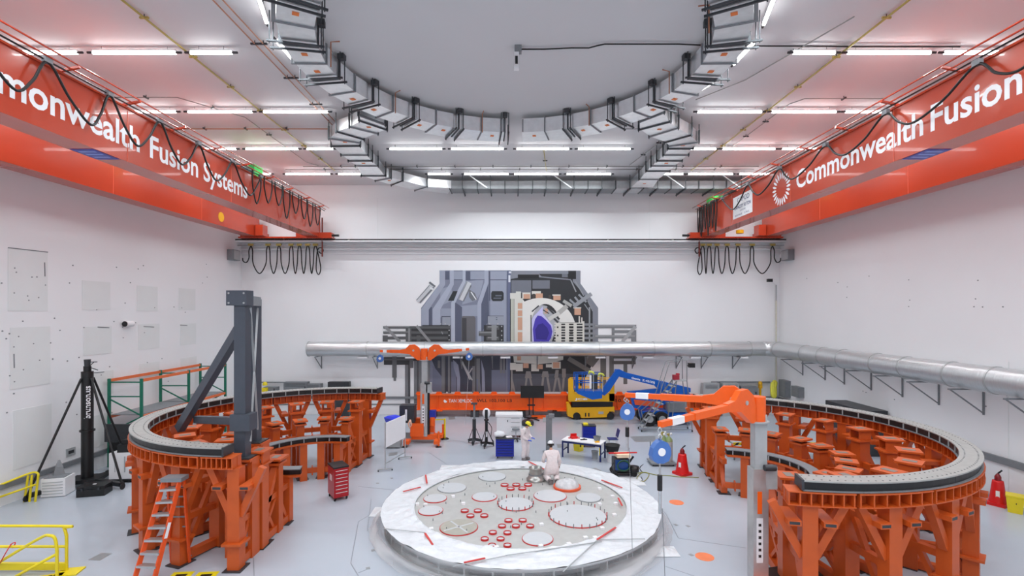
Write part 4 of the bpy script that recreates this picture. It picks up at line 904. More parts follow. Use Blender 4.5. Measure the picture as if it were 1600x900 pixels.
def arm_lift(label, foot, ztop, tips, yaw, ms, near):
    fx, fy = foot; t = T('arm_lift', label, 'lift', (fx, fy, 0)); R = Matrix.Rotation(yaw, 3, 'Z'); c = V(fx, fy, 0)
    P = lambda x, y, z: c+R@V(x, y, z)
    hz = ztop-.55; bo = -.45 if near else 0.0
    MB().box(P(0, 0, .35+(2.6)/2), (.34, .3, 2.6), yaw).build('outer_mast', M_ALU, t)
    MB().box(P(.02, .0, (hz+1.0)/2+.1), (.27, .24, hz-1.0), yaw).build('inner_mast', M_LGREY, t)
    MB().box(P(.2, .1, 1.5), (.09, .2, 2.5), yaw).build('cable_chain', M_BLACK, t)
    MB().box(P(-.03, -.155, 2.2), (.1, .01, .5), yaw).build('wrench_mark', M_BRIGHT, t)
    lp = MB().box(P(-.03, -.155, 1.35), (.14, .01, 1.0), yaw).build('warning_label', M_WHITE, t)
    for k in range(6): MB().box(P(-.03, -.162, 1.0+k*.14), (.06, .004, .06), yaw+.0).build('pictogram', M_BTEXT, lp)
    MB().box(P(.24, -.05, 2.75), (.26, .2, .5), yaw).build('winch_box', M_LGREY, t)
    MB().cyl(P(.05, -.2, 3.0), P(.3, -.2, 3.0), .07, n=10).build('crank', M_DARK, t)
    MB().box(P(0 if not near else -.15, .12+bo, .3), (1.25 if not near else .95, .5, .22), yaw).build('base', M_BRIGHT, t)
    if not near: MB().box(P(-.1, .42, .75), (1.1, .3, .8), yaw).build('ballast', M_BRIGHT, t)
    for sx in (-1, 1):
        for sy in (-1, 1):
            ox = .72 if not near else (.78 if sx < 0 else .42); o = MB().box(P(sx*ox, sy*.6+bo*1.7, .22), (.26, .5, .16), yaw).build('outrigger', M_BRIGHT, t)
            MB().cyl(P(sx*(ox+.1), sy*.78+bo*1.7, 0), P(sx*(ox+.1), sy*.78+bo*1.7, .06), .16, .05, n=10).build('foot_pad', M_BLACK, o); MB().cyl(P(sx*(ox+.1), sy*.78+bo*1.7, .05), P(sx*(ox+.1), sy*.78+bo*1.7, .75 if sx > 0 and not near else .36), .05, n=8).build('jack_post', M_BRIGHT, o)
    hd = MB().cyl(P(0, 0, hz-.05), P(0, 0, ztop-.05), .17, n=14).build('head', M_BRIGHT, t)
    MB().cyl(P(0, 0, hz-.08), P(0, 0, hz-.05), .24, n=16).build('turntable', M_LGREY, t)
    for tip in tips:
        tip = Vector(tip); d = tip-P(0, 0, ztop-.2); d2 = V(d.x, d.y, 0).normalized(); up = V(0, 0, 1); sd = d2.cross(up)
        r0 = P(0, 0, ztop-.2)+d2*.18
        L = (V(tip.x, tip.y, 0)-V(r0.x, r0.y, 0)).length; k = .85
        kn = [r0+V(0, 0, -.42), r0+d2*.15+V(0, 0, -.42), r0+d2*.55+V(0, 0, -.12), r0+d2*1.0+V(0, 0, -.08), r0+d2*1.0+V(0, 0, .09), r0+d2*.75+V(0, 0, .14), r0+d2*.55+V(0, 0, .34), r0+d2*.3+V(0, 0, .36), r0+d2*.08+V(0, 0, .2), r0+V(0, 0, -.05)]
        am = MB().prism([q-sd*.07 for q in kn], sd*.14).build('shoulder_plate', M_BRIGHT, t)
        MB().cyl(r0+d2*.35-sd*.09+V(0, 0, .06), r0+d2*.35+sd*.09+V(0, 0, .06), .05, n=10).build('pivot_pin', M_GALV, am)
        a = r0+d2*.9
        o = MB().beam(a, a.lerp(tip, .55), .15, .15).build('arm', M_BRIGHT, t)
        MB().beam(a.lerp(tip, .5), a.lerp(tip, .78), .12, .12).build('arm', M_BRIGHT, t); MB().beam(a.lerp(tip, .70), a.lerp(tip, .86), .135, .135).build('white_sleeve', M_WHITE, o)
        MB().beam(a.lerp(tip, .84), tip, .11, .11).build('arm_tip', M_BRIGHT, t); MB().tube([tip-V(0, 0, .05), tip-V(.04, 0, .12), tip-V(0, 0, .18), tip-V(-.04, 0, .12)], .014, 5, True).build('shackle', M_GALV, t)
    return t
f1 = fl(663, 692); zt = 4.72
tipa, tipb = at(594, 548.5, f1.y+.05), at(733, 545.5, f1.y-.05)
L1 = arm_lift('orange double-arm lifeline lift standing between the whiteboard and the tripods', (f1.x, f1.y), zt, (tipa, tipb), 0.0, 1, False)
MB().b2(at(624, 634, f1.y-.1), at(651, 657, f1.y+.5)).build('control_box', M_DARK, L1); MB().b2(at(633, 640, f1.y-.12), at(636, 657, f1.y-.1)).build('box_label', M_WHITE, L1)
MB().b2(at(641, 662, f1.y-.25), at(662, 682, f1.y-.2)).build('front_panel', M_BRIGHT, L1); MB().b2(at(634, 676, f1.y+.2), at(678, 697, f1.y+.24)).build('back_panel', M_ALU, L1)
MB().b2(at(671, 642, f1.y-.1), at(682, 652, f1.y+.2)).build('blue_bag', M_BLUE, L1); MB().cyl(at(676, 665, f1.y-.1), at(676, 652, f1.y-.1), .12, n=12).build('motor', M_BRIGHT, L1)
MB().tube([at(641, 656, f1.y-.3), at(638, 662, f1.y-.3), at(640, 669, f1.y-.3), at(643, 664, f1.y-.3), at(641, 656, f1.y-.3)], .04, 6).build('strap_loop', mat('peach strap', (240, 190, 160), .6), L1)
for (tp, lab) in ((tipa, 'small blue lifeline reel hanging under the open end of the wall pipe'), (tipb, 'small blue lifeline reel hanging before the mural')):
    srl('lifeline_reel', (tp.x, tp.y, tp.z-.36), .18, lab, 0, .0)
q = at(733, 562, f1.y); solo(MB().cyl(q, fl(727, 665), .006, n=4), 'tag_line', M_WHITE, 'thin pale line dropping from the reel before the mural', 'line')
f2 = (at(1184, 0, 11.5).x, 11.5)
ta, tb = at(1031, 663, 9.8), at(977, 617, 12.8)
L2 = arm_lift('orange double-arm lifeline lift with grey mast reaching over the welding cart', f2, 4.62, (ta, tb), 0.0, 1, True)
srl('lifeline_reel', (ta.x+.0, ta.y, ta.z-.52), .215, 'large blue lifeline reel hanging in front of the gas cylinders', math.radians(12), 1.0)
srl('lifeline_reel', (tb.x+.05, tb.y, tb.z-.42), .2, 'blue lifeline reel hanging beside the yellow scissor lift', math.radians(-14), .8)
q = fl(1245, 892); solo(MB().prism([fl(1200, 890, .25), fl(1250, 883, .25), fl(1290, 905, .25), fl(1260, 930, .25), fl(1195, 930, .25)], (0, 0, .05)).box((q.x, q.y-.5, .12), (.5, .3, .24)), 'black_case', M_BLACK, 'black flat-topped case beside the grey mast of the lift', 'case')
# ------------------------------------------------------------------ yellow scissor lift
jy0, jy1 = 30.35, 31.0; fx0, fx1 = at(887, 0, jy0).x, at(960, 0, jy0).x; k = jy0/F
t = T('scissor_lift', 'yellow scissor lift with black middle and white lettering', 'scissor lift', ((fx0+fx1)/2, jy0+.3, 0))
Z = lambda y: H-(y-PY)*k
X = lambda x: (x-PX)*k
ch = MB().prism([(X(x), jy0, Z(y)) for x, y in ((886, 631), (890, 630), (893, 637), (960, 636), (960, 645), (958, 643), (952, 643), (948, 652), (908, 653), (906, 648), (899, 648), (895, 653), (887, 650))], (0, jy1-jy0, 0)).build('chassis', M_JCB, t)
for px in (901, 954):
    for yy in (jy0-.03, jy1-.13): MB().cyl((X(px), yy, .22), (X(px), yy+.16, .22), .22, n=18).build('wheel', M_RUBBER, t)
for px in (914, 919): MB().b2((X(px), jy0-.01, Z(651)), (X(px+2), jy0, Z(645))).build('switch_plate', M_BLACK, ch)
MB().b2((X(935), jy0-.01, Z(647)), (X(943), jy0, Z(643))).build('plate', M_LGREY, ch)
MB().b2((X(894), jy0+.08, Z(637)), (X(958), jy1-.08, Z(627))).build('scissor_stack', M_BLACK, t); 
pf = MB().b2((X(890), jy0, Z(627.5)), (X(960), jy1, Z(615))).build('platform', M_JCB, t)
text_fit('JCB', (X(898), jy0-.006, Z(626)), (X(918)-X(898), 0, 0), (0, 0, Z(622)-Z(626)), .04).build('lettering', M_TEXT, pf)
MB().prism([(X(x), jy0, Z(y)) for x, y in ((888, 592), (892, 591), (897, 594), (897, 627), (890, 628), (888, 625))], (0, .08, 0)).build('end_panel', M_JCB, t)
MB().b2((X(952), jy0, Z(627)), (X(960), jy0+.08, Z(596))).build('end_panel', M_JCB, t)
for yy in (jy0+.02, jy1-.02):
    for py in (592.5, 606): MB().cyl((X(892), yy, Z(py)), (X(957), yy, Z(py)), .03, n=6).build('guard_rail', M_JCB, t)
    for px in (905, 914, 930, 940): MB().cyl((X(px), yy, Z(615)), (X(px), yy, Z(592)), .03, n=6).build('rail_post', M_JCB, t)
# ------------------------------------------------------------------ blue boom lift
gy = 29.3; k2 = gy/F
GX = lambda x: (x-PX)*k2
GZ = lambda y: H-(y-PY)*k2
t = T('boom_lift', 'blue articulated boom lift with its basket before the yellow scissor lift', 'boom lift', (GX(1035), gy, 0))
def gp(pts, name, m, y0, y1, par): return MB().prism([(GX(x), y0, GZ(y)) for x, y in pts], (0, y1-y0, 0)).build(name, m, par)
bm = gp([(961, 577), (968, 577), (978, 582), (1078, 606), (1078, 612), (1062, 616), (1026, 606), (1022, 602), (966, 588), (960, 582)], 'upper_boom', M_GBLUE, gy-.12, gy+.12, t)
text_fit('Genie  Z-45/25J', (GX(986), gy-.125, GZ(592.5)), (GX(1022)-GX(986), 0, GZ(600)-GZ(592.5)), (0, 0, .16), .03).build('lettering', M_TEXT, bm)
gp([(962, 577), (969, 582), (951, 610), (943, 617), (937, 614), (940, 606)], 'jib', M_GBLUE, gy-.3, gy-.08, t)
gp([(980, 612), (1030, 607), (1075, 610), (1078, 618), (1040, 618), (982, 615)], 'lower_boom', M_GBLUE, gy-.05, gy+.2, t)
gp([(986, 622), (1000, 620), (1080, 617), (1080, 628), (1040, 632), (1000, 640), (990, 637)], 'riser', M_GBLUE, gy, gy+.3, t)
gp([(990, 624), (1030, 628), (1030, 636), (992, 632)], 'riser_arm', mat('boom orange link', (220, 90, 50), .4), gy-.08, gy+.0, t)
gp([(1040, 628), (1078, 626), (1080, 642), (1040, 642)], 'counterweight', M_GREY, gy-.4, gy+.5, t)
gp([(1002, 642), (1045, 640), (1080, 643), (1080, 653), (1002, 653)], 'chassis', M_GBLUE, gy-.3, gy+.6, t)
gp([(1046, 644), (1074, 644), (1074, 654), (1046, 654)], 'front_box', M_GBLUE, gy-.55, gy-.3, t)
for px in (1010, 1029, 1075):
    for yy in ((gy-.75, gy+.6) if px != 1075 else (gy+.6,)):
        o = MB().cyl((GX(px), yy, .4), (GX(px), yy+.28, .4), .4, n=22).build('wheel', M_RUBBER, t); MB().cyl((GX(px), yy-.01, .4), (GX(px), yy+.0, .4), .2, n=14).build('hub', M_LGREY, o)
bk = gp([(897, 608), (938, 608), (937, 619), (922, 621), (900, 612)], 'basket_floor', M_GBLUE, gy-.75, gy+.1, t)
for px in (897, 910, 924, 938):
    for yy in (gy-.73, gy+.08): MB().cyl((GX(px), yy, GZ(609)), (GX(px), yy, GZ(582)), .03, n=6).build('basket_post', M_GBLUE if px < 920 else M_LGREY, t)
for py in (582, 595):
    MB().tube([(GX(897), gy-.73, GZ(py)), (GX(938), gy-.73, GZ(py)), (GX(938), gy+.08, GZ(py)), (GX(897), gy+.08, GZ(py))], .03, 6, True).build('basket_rail', M_GBLUE, t)
MB().b2((GX(897), gy-.7, GZ(608)), (GX(901), gy-.66, GZ(582))).build('mesh_panel', M_GBLUE, t)
MB().b2((GX(922), gy-.6, GZ(606)), (GX(931), gy-.4, GZ(584))).build('control_console', M_DARK, t)
for px, py in ((919, 580), (934, 583)):
    MB().tube([(GX(px-2), gy-.75, GZ(py+2)), (GX(px-1), gy-.75, GZ(py-2)), (GX(px+4), gy-.75, GZ(py-1)), (GX(px+6), gy-.75, GZ(py+2))], .06, 6).build('foam_pad', mat('pale yellow foam', (214, 222, 90), .7), t)
MB().b2((GX(918), gy-.76, GZ(604)), (GX(921), gy-.72, GZ(584))).build('white_post', M_WHITE, t)
# ------------------------------------------------------------------ rolling stairs
sy = 27.6; k3 = sy/F
SX = lambda x: (x-PX)*k3
SZ = lambda y: max(0.02, H-(y-PY)*k3)
t = T('rolling_stairs', 'grey steel rolling stairs with handrails in front of the blue boom lift', 'stairs', (SX(1035), sy, 0))
x0, z0, x1, z1 = SX(1002), .25, SX(1054), SZ(594)
for yy in (sy-.35, sy+.35):
    MB().beam((x0, yy, z0), (x1, yy, z1), .04, .06).build('stringer', M_GREY, t)
    MB().tube([(x0-.1, yy, z0+.9), (x0+.9, yy, z0+1.75), (x1-.4, yy, z1+1.0), (x1+.1, yy, z1+1.1), (x1+.55, yy, z1+1.1), (x1+.55, yy, z1)], .022, 6).build('handrail', M_GREY, t)
    MB().cyl((x0-.1, yy, z0+.9), (x0+.1, yy, z0+.1), .02, n=5).build('rail_post', M_GREY, t)
    for px in (1020, 1036): MB().cyl((SX(px), yy, z0+(SX(px)-x0)/(x1-x0)*(z1-z0)), (SX(px), yy, z0+(SX(px)-x0)/(x1-x0)*(z1-z0)+.85), .018, n=5).build('rail_post', M_GREY, t)
    MB().cyl((x1+.55, yy, z1), (SX(1078), yy, .12), .025, n=6).build('rear_leg', M_GREY, t); MB().cyl((x1, yy, z1), (SX(1045), yy, .12), .025, n=6).build('rear_leg', M_GREY, t)
    MB().cyl((SX(1000), yy, .12), (SX(1078), yy, .12), .02, n=6).build('base_rail', M_GREY, t)
    for px in (1000, 1078): caster(V(SX(px), yy, 0), .06, t)
for i in range(9):
    f_ = i/8; MB().box((x0+(x1-x0)*f_+.08, sy, z0+(z1-z0)*f_), (.24, .7, .04)).build('step', M_LGREY, t)
MB().b2((x1, sy-.36, z1-.02), (x1+.56, sy+.36, z1+.03)).build('top_platform', M_LGREY, t)
solo(MB().box((SX(1056), sy, z1+.16), (.3, .3, .26)).box((SX(1056)+.12, sy+.05, z1+.33), (.16, .16, .08)), 'red_pouch', mat('dark red fabric', (160, 40, 56), .7), 'small dark red pouch on the top platform of the rolling stairs', 'pouch')
solo(MB().box((x1+.85, sy-.2, SZ(570)), (.3, .3, .24)).beam((x1+.55, sy-.35, SZ(570)), (x1+.75, sy-.2, SZ(570)), .04, .04), 'work_lamp', M_BLACK, 'black work lamp clamped to the top handrail of the rolling stairs', 'lamp')
# ------------------------------------------------------------------ tripods, cabinet, stool, blue chest
q = fl(741, 693)
t = T('tripod_stand', 'tall grey tripod column beside the laser scanner', 'tripod', (q.x, q.y, 0))
MB().cyl((q.x, q.y, .2), (q.x, q.y, 1.2), .09, n=12).build('column', M_DARK, t); MB().cyl((q.x, q.y, 1.2), (q.x, q.y, 1.95), .05, n=10).build('extension', M_GREY, t)
MB().box((q.x, q.y, 1.97), (.3, .3, .05)).build('head', M_DARK, t)
for a in (.4, 2.5, 4.6):
    e = V(math.cos(a)*.36, math.sin(a)*.36, 0); l_ = MB().beam((q.x, q.y, .22), (q.x+e.x, q.y+e.y, .12), .12, .12).build('leg', M_DARK, t); MB().cyl((q.x, q.y, .95), (q.x+e.x*.9, q.y+e.y*.9, .2), .016, n=5).build('strut', M_DARK, l_); caster(V(q.x+e.x, q.y+e.y, 0), .08, l_)
q = fl(760, 698)
t = T('laser_scanner', 'white and black laser tracker on a black rolling tripod', 'laser tracker', (q.x, q.y, 0))
MB().cyl((q.x, q.y, .2), (q.x, q.y, 1.25), .07, n=12).build('column', M_BLACK, t)
MB().lathe([(.1, 0), (.12, .06), (.06, .1), (.06, .16)], (q.x, q.y, 1.25), 14).build('base', M_BLACK, t)
hd = MB().ball((q.x, q.y, 1.62), (.19, .14, .24), 16, 12).build('head', M_WHITE, t); MB().b2((q.x-.07, q.y-.16, 1.42), (q.x+.07, q.y-.1, 1.8)).build('window', M_BLACK, hd)
MB().box((q.x, q.y-.08, .62), (.1, .04, .24)).build('label', M_WHITE, t)
for a in (.3, 2.4, 4.5):
    e = V(math.cos(a)*.36, math.sin(a)*.36, 0); l_ = MB().beam((q.x, q.y, .2), (q.x+e.x, q.y+e.y, .12), .1, .1).build('leg', M_BLACK, t); MB().cyl((q.x, q.y, .95), (q.x+e.x*.92, q.y+e.y*.92, .18), .018, n=5).build('strut', M_BLACK, l_); caster(V(q.x+e.x, q.y+e.y, 0), .08, l_)
MB().tube(loop([(q.x, q.y-.1, 1.3), (q.x+.25, q.y-.1, .95), (q.x+.22, q.y-.12, .5), (q.x+.35, q.y-.1, .25), (q.x+.12, q.y-.12, .15)], .02), .018, 5).build('cable', M_CABLE, t)
q = fl(776, 684); x0, x1, y0 = q.x, fl(815, 684).x, q.y
t = T('white_cabinet', 'white enamel work cabinet with a door and drawers', 'cabinet', ((x0+x1)/2, y0+.35, 0))
MB().b2((x0, y0, .12), (x1, y0+.7, 1.08)).build('body', M_WHITE, t); MB().b2((x0-.06, y0-.05, 1.08), (x1+.06, y0+.75, 1.2)).build('top', M_WHITE, t)
d = MB().b2((x0+.03, y0-.02, .16), ((x0+x1)/2-.02, y0, 1.04)).build('door', M_WHITE, t); MB().b2(((x0+x1)/2-.1, y0-.035, .82), ((x0+x1)/2-.06, y0-.02, .92)).build('handle', M_DARK, d)
for i in range(4):
    z = .16+i*.225; d = MB().b2(((x0+x1)/2+.02, y0-.02, z), (x1-.03, y0, z+.205)).build('drawer', M_WHITE, t); MB().b2(((x0+x1)/2+.1, y0-.035, z+.17), (x1-.1, y0-.02, z+.185)).build('handle', M_GREY, d)
for a in (x0+.1, x1-.1):
    for b in (y0+.1, y0+.6): caster(V(a, b, 0), .06, t)
q = fl(806, 689); t = T('stool', 'round grey stool on casters beside the white cabinet', 'stool', (q.x, q.y, 0))
MB().cyl((q.x, q.y, .55), (q.x, q.y, .63), .19, n=18).build('seat', M_GREY, t); MB().cyl((q.x, q.y, .1), (q.x, q.y, .55), .03, n=8).build('column', M_GALV, t)
for i in range(5):
    a = 2*pi*i/5; l_ = MB().beam((q.x, q.y, .12), (q.x+.28*math.cos(a), q.y+.28*math.sin(a), .08), .05, .04).build('leg', M_BLACK, t); caster(V(q.x+.28*math.cos(a), q.y+.28*math.sin(a), 0), .035, l_)
q = fl(774.5, 717); x0, x1, y0 = q.x, fl(803, 717).x, q.y
t = T('blue_chest', 'cobalt blue drawer chest with clutter on top', 'tool chest', ((x0+x1)/2, y0+.25, 0))
MB().b2((x0, y0, .1), (x1, y0+.5, .86)).build('body', M_BLUE, t)
for i in range(6):
    d = MB().b2((x0+.03, y0-.015, .13+i*.12), (x1-.03, y0, .235+i*.12)).build('drawer', M_BLUE, t); MB().b2((x0+.08, y0-.025, .215+i*.12), (x1-.08, y0-.015, .228+i*.12)).build('handle', M_DARK, d)
for a in (x0+.08, x1-.08):
    for b in (y0+.08, y0+.42): caster(V(a, b, 0), .05, t)
MB().b2((x0-.01, y0-.01, .86), (x1+.01, y0+.51, .9)).build('tray_top', M_DARK, t)
mb = MB().ball((x0+.16, y0+.28, 1.02), (.26, .2, .15), 14, 9); mb.v = [p+V(0, 0, .05*noise.noise(p*7)) for p in mb.v]
for p in mb.v: p.z = max(p.z, .905)
solo(mb, 'plastic_bag', film_mat(), 'crumpled white plastic bag on the cobalt blue chest', 'bag')
solo(MB().box((x1-.22, y0+.2, .925), (.26, .2, .05), .3), 'paper_stack', M_WHITE, 'small white paper stack on the cobalt blue chest', 'paper')
# grey slab post with bracket
q = fl(857, 707); t = T('slab_post', 'grey flat steel post with a plate bracket behind the kneeling person', 'post', (q.x, q.y, 0))
MB().b2((q.x-.12, q.y-.04, 0), (q.x+.16, q.y+.04, 1.7)).build('slab', M_GREY, t); MB().b2((q.x-.26, q.y-.06, 1.42), (q.x-.12, q.y-.04, 1.62)).build('bracket', M_LGREY, t)
MB().b2((q.x+.0, q.y-.1, 1.6), (q.x+.26, q.y+.1, 1.78)).build('head_block', M_GREY, t); MB().b2((q.x-.25, q.y-.25, 0), (q.x+.25, q.y+.25, .03)).build('foot_plate', M_GREY, t)
# ------------------------------------------------------------------ work table and what is on and around it
a, b = fl(879, 714), fl(938, 722); tz = .78
c0 = V(a.x, a.y, 0); d = V(b.x-a.x, b.y-a.y, 0); n_ = V(-d.y, d.x, 0).normalized()*.72
t = T('work_table', 'white topped work table with dark blue legs', 'table', (c0.x, c0.y, 0))
e = d.normalized()*.04
MB().prism([c0-e+V(0, 0, tz-.04)-n_*.04, c0+d+e+V(0, 0, tz-.04)-n_*.04, c0+d+e+n_+V(0, 0, tz-.04), c0-e+n_+V(0, 0, tz-.04)], (0, 0, .04)).build('table_top', M_WHITE, t)
for p in (c0, c0+d, c0+n_, c0+d+n_): MB().b2((p.x-.035, p.y-.035, 0), (p.x+.035, p.y+.035, tz-.04)).build('leg', mat('navy steel', (22, 34, 92), .4), t)
for p in (c0, c0+d): MB().beam(p+V(0, 0, .3), p+n_+V(0, 0, .3), .04, .04).build('side_rail', MATS['navy steel'], t)
MB().beam(c0+V(0, 0, tz-.09), c0+d+V(0, 0, tz-.09), .04, .08).build('apron', MATS['navy steel'], t)
MB().b2((b.x-.06, b.y-.05, .3), (b.x-.03, b.y-.03, .62)).build('yellow_tag', M_YEL, t)
def on_table(u, v): return c0+d*u+n_*v+V(0, 0, tz)
p = on_table(.22, .6); t = T('red_case', 'open red case lying on the white table', 'case', p)
MB().box(p+V(0, 0, .05), (.28, .22, .1), .2).build('tray', M_RED, t); MB().box(p+V(0, .12, .12), (.28, .05, .14), .2).build('lid', M_RED, t)
for s in (-1, 1): MB().box(p+V(s*.2, 0, .03), (.06, .16, .06), .4*s).build('glove', mat('pale red glove', (220, 130, 130), .7), t)
p = on_table(.5, .5); solo(MB().box(p+V(0, 0, .015), (.3, .1, .03), .15).box(p+V(.02, .03, .04), (.1, .04, .02), .15), 'black_tool', M_BLACK, 'flat black tool lying in the middle of the white table', 'tool')
p = on_table(.83, .7); t = T('grey_bin', 'grey plastic bin standing on the white table', 'bin', p)
MB().lathe([(.13, 0), (.17, .2), (.18, .2), (.165, .19), (.125, .02), (0, .02)], p, 4, False).build('shell', M_GREY, t)
p = on_table(.88, .3); solo(MB().box(p+V(0, 0, .02), (.2, .12, .04), .1).box(p+V(.03, 0, .05), (.06, .05, .03), .1), 'yellow_tape', M_JCB, 'small yellow tape dispenser on the table end', 'tape')
q = fl(904, 704); t = T('plastic_box', 'yellow plastic box under the white table', 'box', (q.x, q.y, 0))
MB().lathe([(.22, 0), (.26, .5), (.27, .5), (.27, .54), (0, .54)], (q.x, q.y, 0), 4, False).build('bin', M_YEL, t); MB().box((q.x+.06, q.y-.2, .28), (.08, .02, .12)).build('mark', M_BLACK, t)
q = fl(921, 699); t = T('blue_cart', 'dark blue tool cart with yellow tray behind the white table', 'tool cart', (q.x, q.y, 0))
MB().box((q.x, q.y+.2, .55), (.62, .45, .9)).build('body', M_BLUE, t); MB().box((q.x, q.y+.2, 1.02), (.64, .47, .05)).build('top', M_DARK, t); MB().box((q.x-.16, q.y+.2, 1.08), (.22, .3, .07)).build('yellow_tray', M_YEL, t)
for i in range(5): MB().box((q.x, q.y-.03, .2+i*.17), (.55, .02, .14)).build('drawer', M_BLUE, t)
for s in (-1, 1): caster(V(q.x+s*.25, q.y+.05, 0), .06, t); caster(V(q.x+s*.25, q.y+.35, 0), .06, t)
q = fl(931, 719); t = T('waste_bin', 'grey waste bin under the end of the white table', 'bin', (q.x, q.y, 0)); MB().lathe([(.12, 0), (.15, .34), (.165, .34), (.14, .32), (.11, .02), (0, .02)], (q.x, q.y+.25, 0), 14).build('shell', M_LGREY, t)
q = fl(960, 702); t = T('blue_chair', 'navy plastic chair with thin metal legs behind the black tub', 'chair', (q.x, q.y, 0)); NV = mat('navy plastic', (34, 44, 110), .45)
MB().box((q.x-.05, q.y+.2, .45), (.46, .44, .04)).build('seat', NV, t); MB().prism([(q.x+.18, q.y, .55), (q.x+.27, q.y, .9), (q.x+.23, q.y, .9), (q.x+.14, q.y, .55)], (0, .42, 0)).build('backrest', NV, t)
for sx in (-1, 1):
    for syy in (0, .4): MB().cyl((q.x-.05+sx*.18, q.y+syy, .44), (q.x-.05+sx*.24, q.y+syy, 0), .014, n=6).build('leg', M_GALV, t)
    MB().cyl((q.x+.14, q.y+(0.02 if sx < 0 else .38), .46), (q.x+.2, q.y+(0.02 if sx < 0 else .38), .6), .014, n=6).build('back_support', M_GALV, t)
q = fl(957.5, 722); t = T('white_bucket', 'white bucket under the black tub', 'bucket', (q.x, q.y, 0)); MB().lathe([(.22, 0), (.27, .42), (.28, .42), (.25, .40), (.2, .02), (0, .02)], (q.x, q.y+.1, 0), 20).build('shell', M_WHITE, t)
t = T('black_tub', 'shallow black rubber tub resting on the white bucket', 'tub', (q.x, q.y+.1, .42)); MB().lathe([(.24, 0), (.32, .28), (.34, .3), (.3, .28), (.22, .04), (0, .04)], (q.x, q.y+.1, .425), 22).build('shell', M_RUBBER, t)
# welding cart
q = fl(975, 745); t = T('welding_cart', 'black and blue welding machine on a cart with coiled hoses', 'welding machine', (q.x, q.y, 0))
MB().box((q.x-.08, q.y+.3, .42), (.6, .5, .5)).build('housing', M_DARK, t); MB().box((q.x-.08, q.y+.04, .45), (.5, .03, .4)).build('front_panel', mat('machine blue', (24, 70, 140), .4), t)
MB().box((q.x, q.y+.3, .78), (.55, .45, .12), .1).build('gear_tray', mat('cream tray', (240, 220, 190), .6), t); MB().box((q.x+.02, q.y+.3, .86), (1.15, .08, .04), .08).build('red_bar', M_RED, t)
MB().b2((q.x-.42, q.y-.02, .1), (q.x+.5, q.y+.6, .16)).build('cart_base', M_BLACK, t)
for xx in (-.35, .4):
    for yy in (.0, .56): MB().cyl((q.x+xx, q.y+yy-.04, .11), (q.x+xx, q.y+yy+.04, .11), .11, n=14).build('wheel', M_RUBBER, t)
HG = mat('green hose', (36, 84, 60), .5)
for i in range(3): MB().tube([(q.x-.02+.24*math.cos(a), q.y-.02-.02*i, .42+.2*math.sin(a)+.02*i) for a in [2*pi*j/18 for j in range(18)]], .022, 6, True).build('hose_coil', HG, t)
MB().lathe([(.0, 0), (.2, .02), (.2, .22), (0, .24)], (q.x+.42, q.y+.1, .16), 14).build('spool', M_BLACK, t); MB().beam((q.x+.25, q.y+.2, .5), (q.x+.42, q.y+.2, .75), .06, .06).build('torch_holder', M_BLACK, t)
MB().tube(loop([(q.x-.38, q.y+.2, .5), (q.x-.5, q.y+.05, .3), (q.x-.4, q.y-.1, .12), (q.x-.2, q.y-.15, .03)], .02), .014, 5).build('hose', M_CABLE, t)
q0 = fl(1004, 745)
solo(MB().tube(loop([fl(990, 742, .02), fl(1003, 738, .02), fl(1014, 741, .02), fl(1006, 752, .02), fl(995, 748, .02), fl(1005, 738, .02), fl(1025, 742, .02), fl(1045, 743, .02), fl(1062, 745, .02), fl(1092, 746, .02)], .02), .016, 5), 'floor_cable', mat('yellow green hose', (150, 150, 70), .5), 'yellow green hose lying on the floor between the cart and the red cone', 'hose')
solo(MB().tube(loop([fl(1004, 738, .02), fl(1000, 730, .02), fl(1014, 718, .02), fl(1016, 700, .6), fl(1016, 690, .9)], .02), .014, 5), 'floor_cable', M_CABLE, 'dark thin cable climbing from the floor to the gas cylinders', 'cable')
solo(MB().tube(loop([fl(978, 753, .02), fl(990, 755, .02), fl(1003, 751, .02), fl(1002, 745, .02)], .02), .014, 5), 'floor_cable', M_DARK, 'short dark cable curling in front of the welding cart', 'cable')
# gas cylinders
q = fl(1034, 727); ct = T('cylinder_cart', 'flat grey dolly under the gas cylinders', 'dolly', (q.x, q.y, 0)); MB().box((q.x+.05, q.y+.2, .1), (1.05, .8, .06)).build('deck', M_GREY, ct)
for sx in (-.4, .45):
    for syy in (-.1, .5): caster(V(q.x+sx, q.y+syy, 0), .06, ct)
for i, (dx, dy, m, lab) in enumerate(((.02, .05, 'silver', 'front'), (.34, .12, 'silver', 'side'), (.18, .40, 'silver', 'rear'))):
    p = V(q.x+dx, q.y+dy, .13); g = T('gas_cylinder', 'pale grey gas cylinder with green shoulder, '+lab+' one on the dolly', 'gas cylinder', p, 'gas cylinders on the dolly')
    MB().lathe([(.15, 0), (.155, .03), (.155, .85)], p, 18).build('body', M_LGREY, g); MB().lathe([(.155, .85), (.14, .95), (.06, 1.04), (.045, 1.08), (0, 1.08)], p, 18).build('shoulder', mat('pale green', (140, 160, 110), .45), g)
    MB().cyl(p+V(0, 0, 1.08), p+V(0, 0, 1.2), .03, n=8).build('valve', M_YCOND, g); MB().ball(p+V(.08, -.04, 1.18), .05, 8, 6).build('gauge', M_WHITE, g); MB().ball(p+V(-.07, -.04, 1.16), .045, 8, 6).build('gauge', M_YCOND, g)
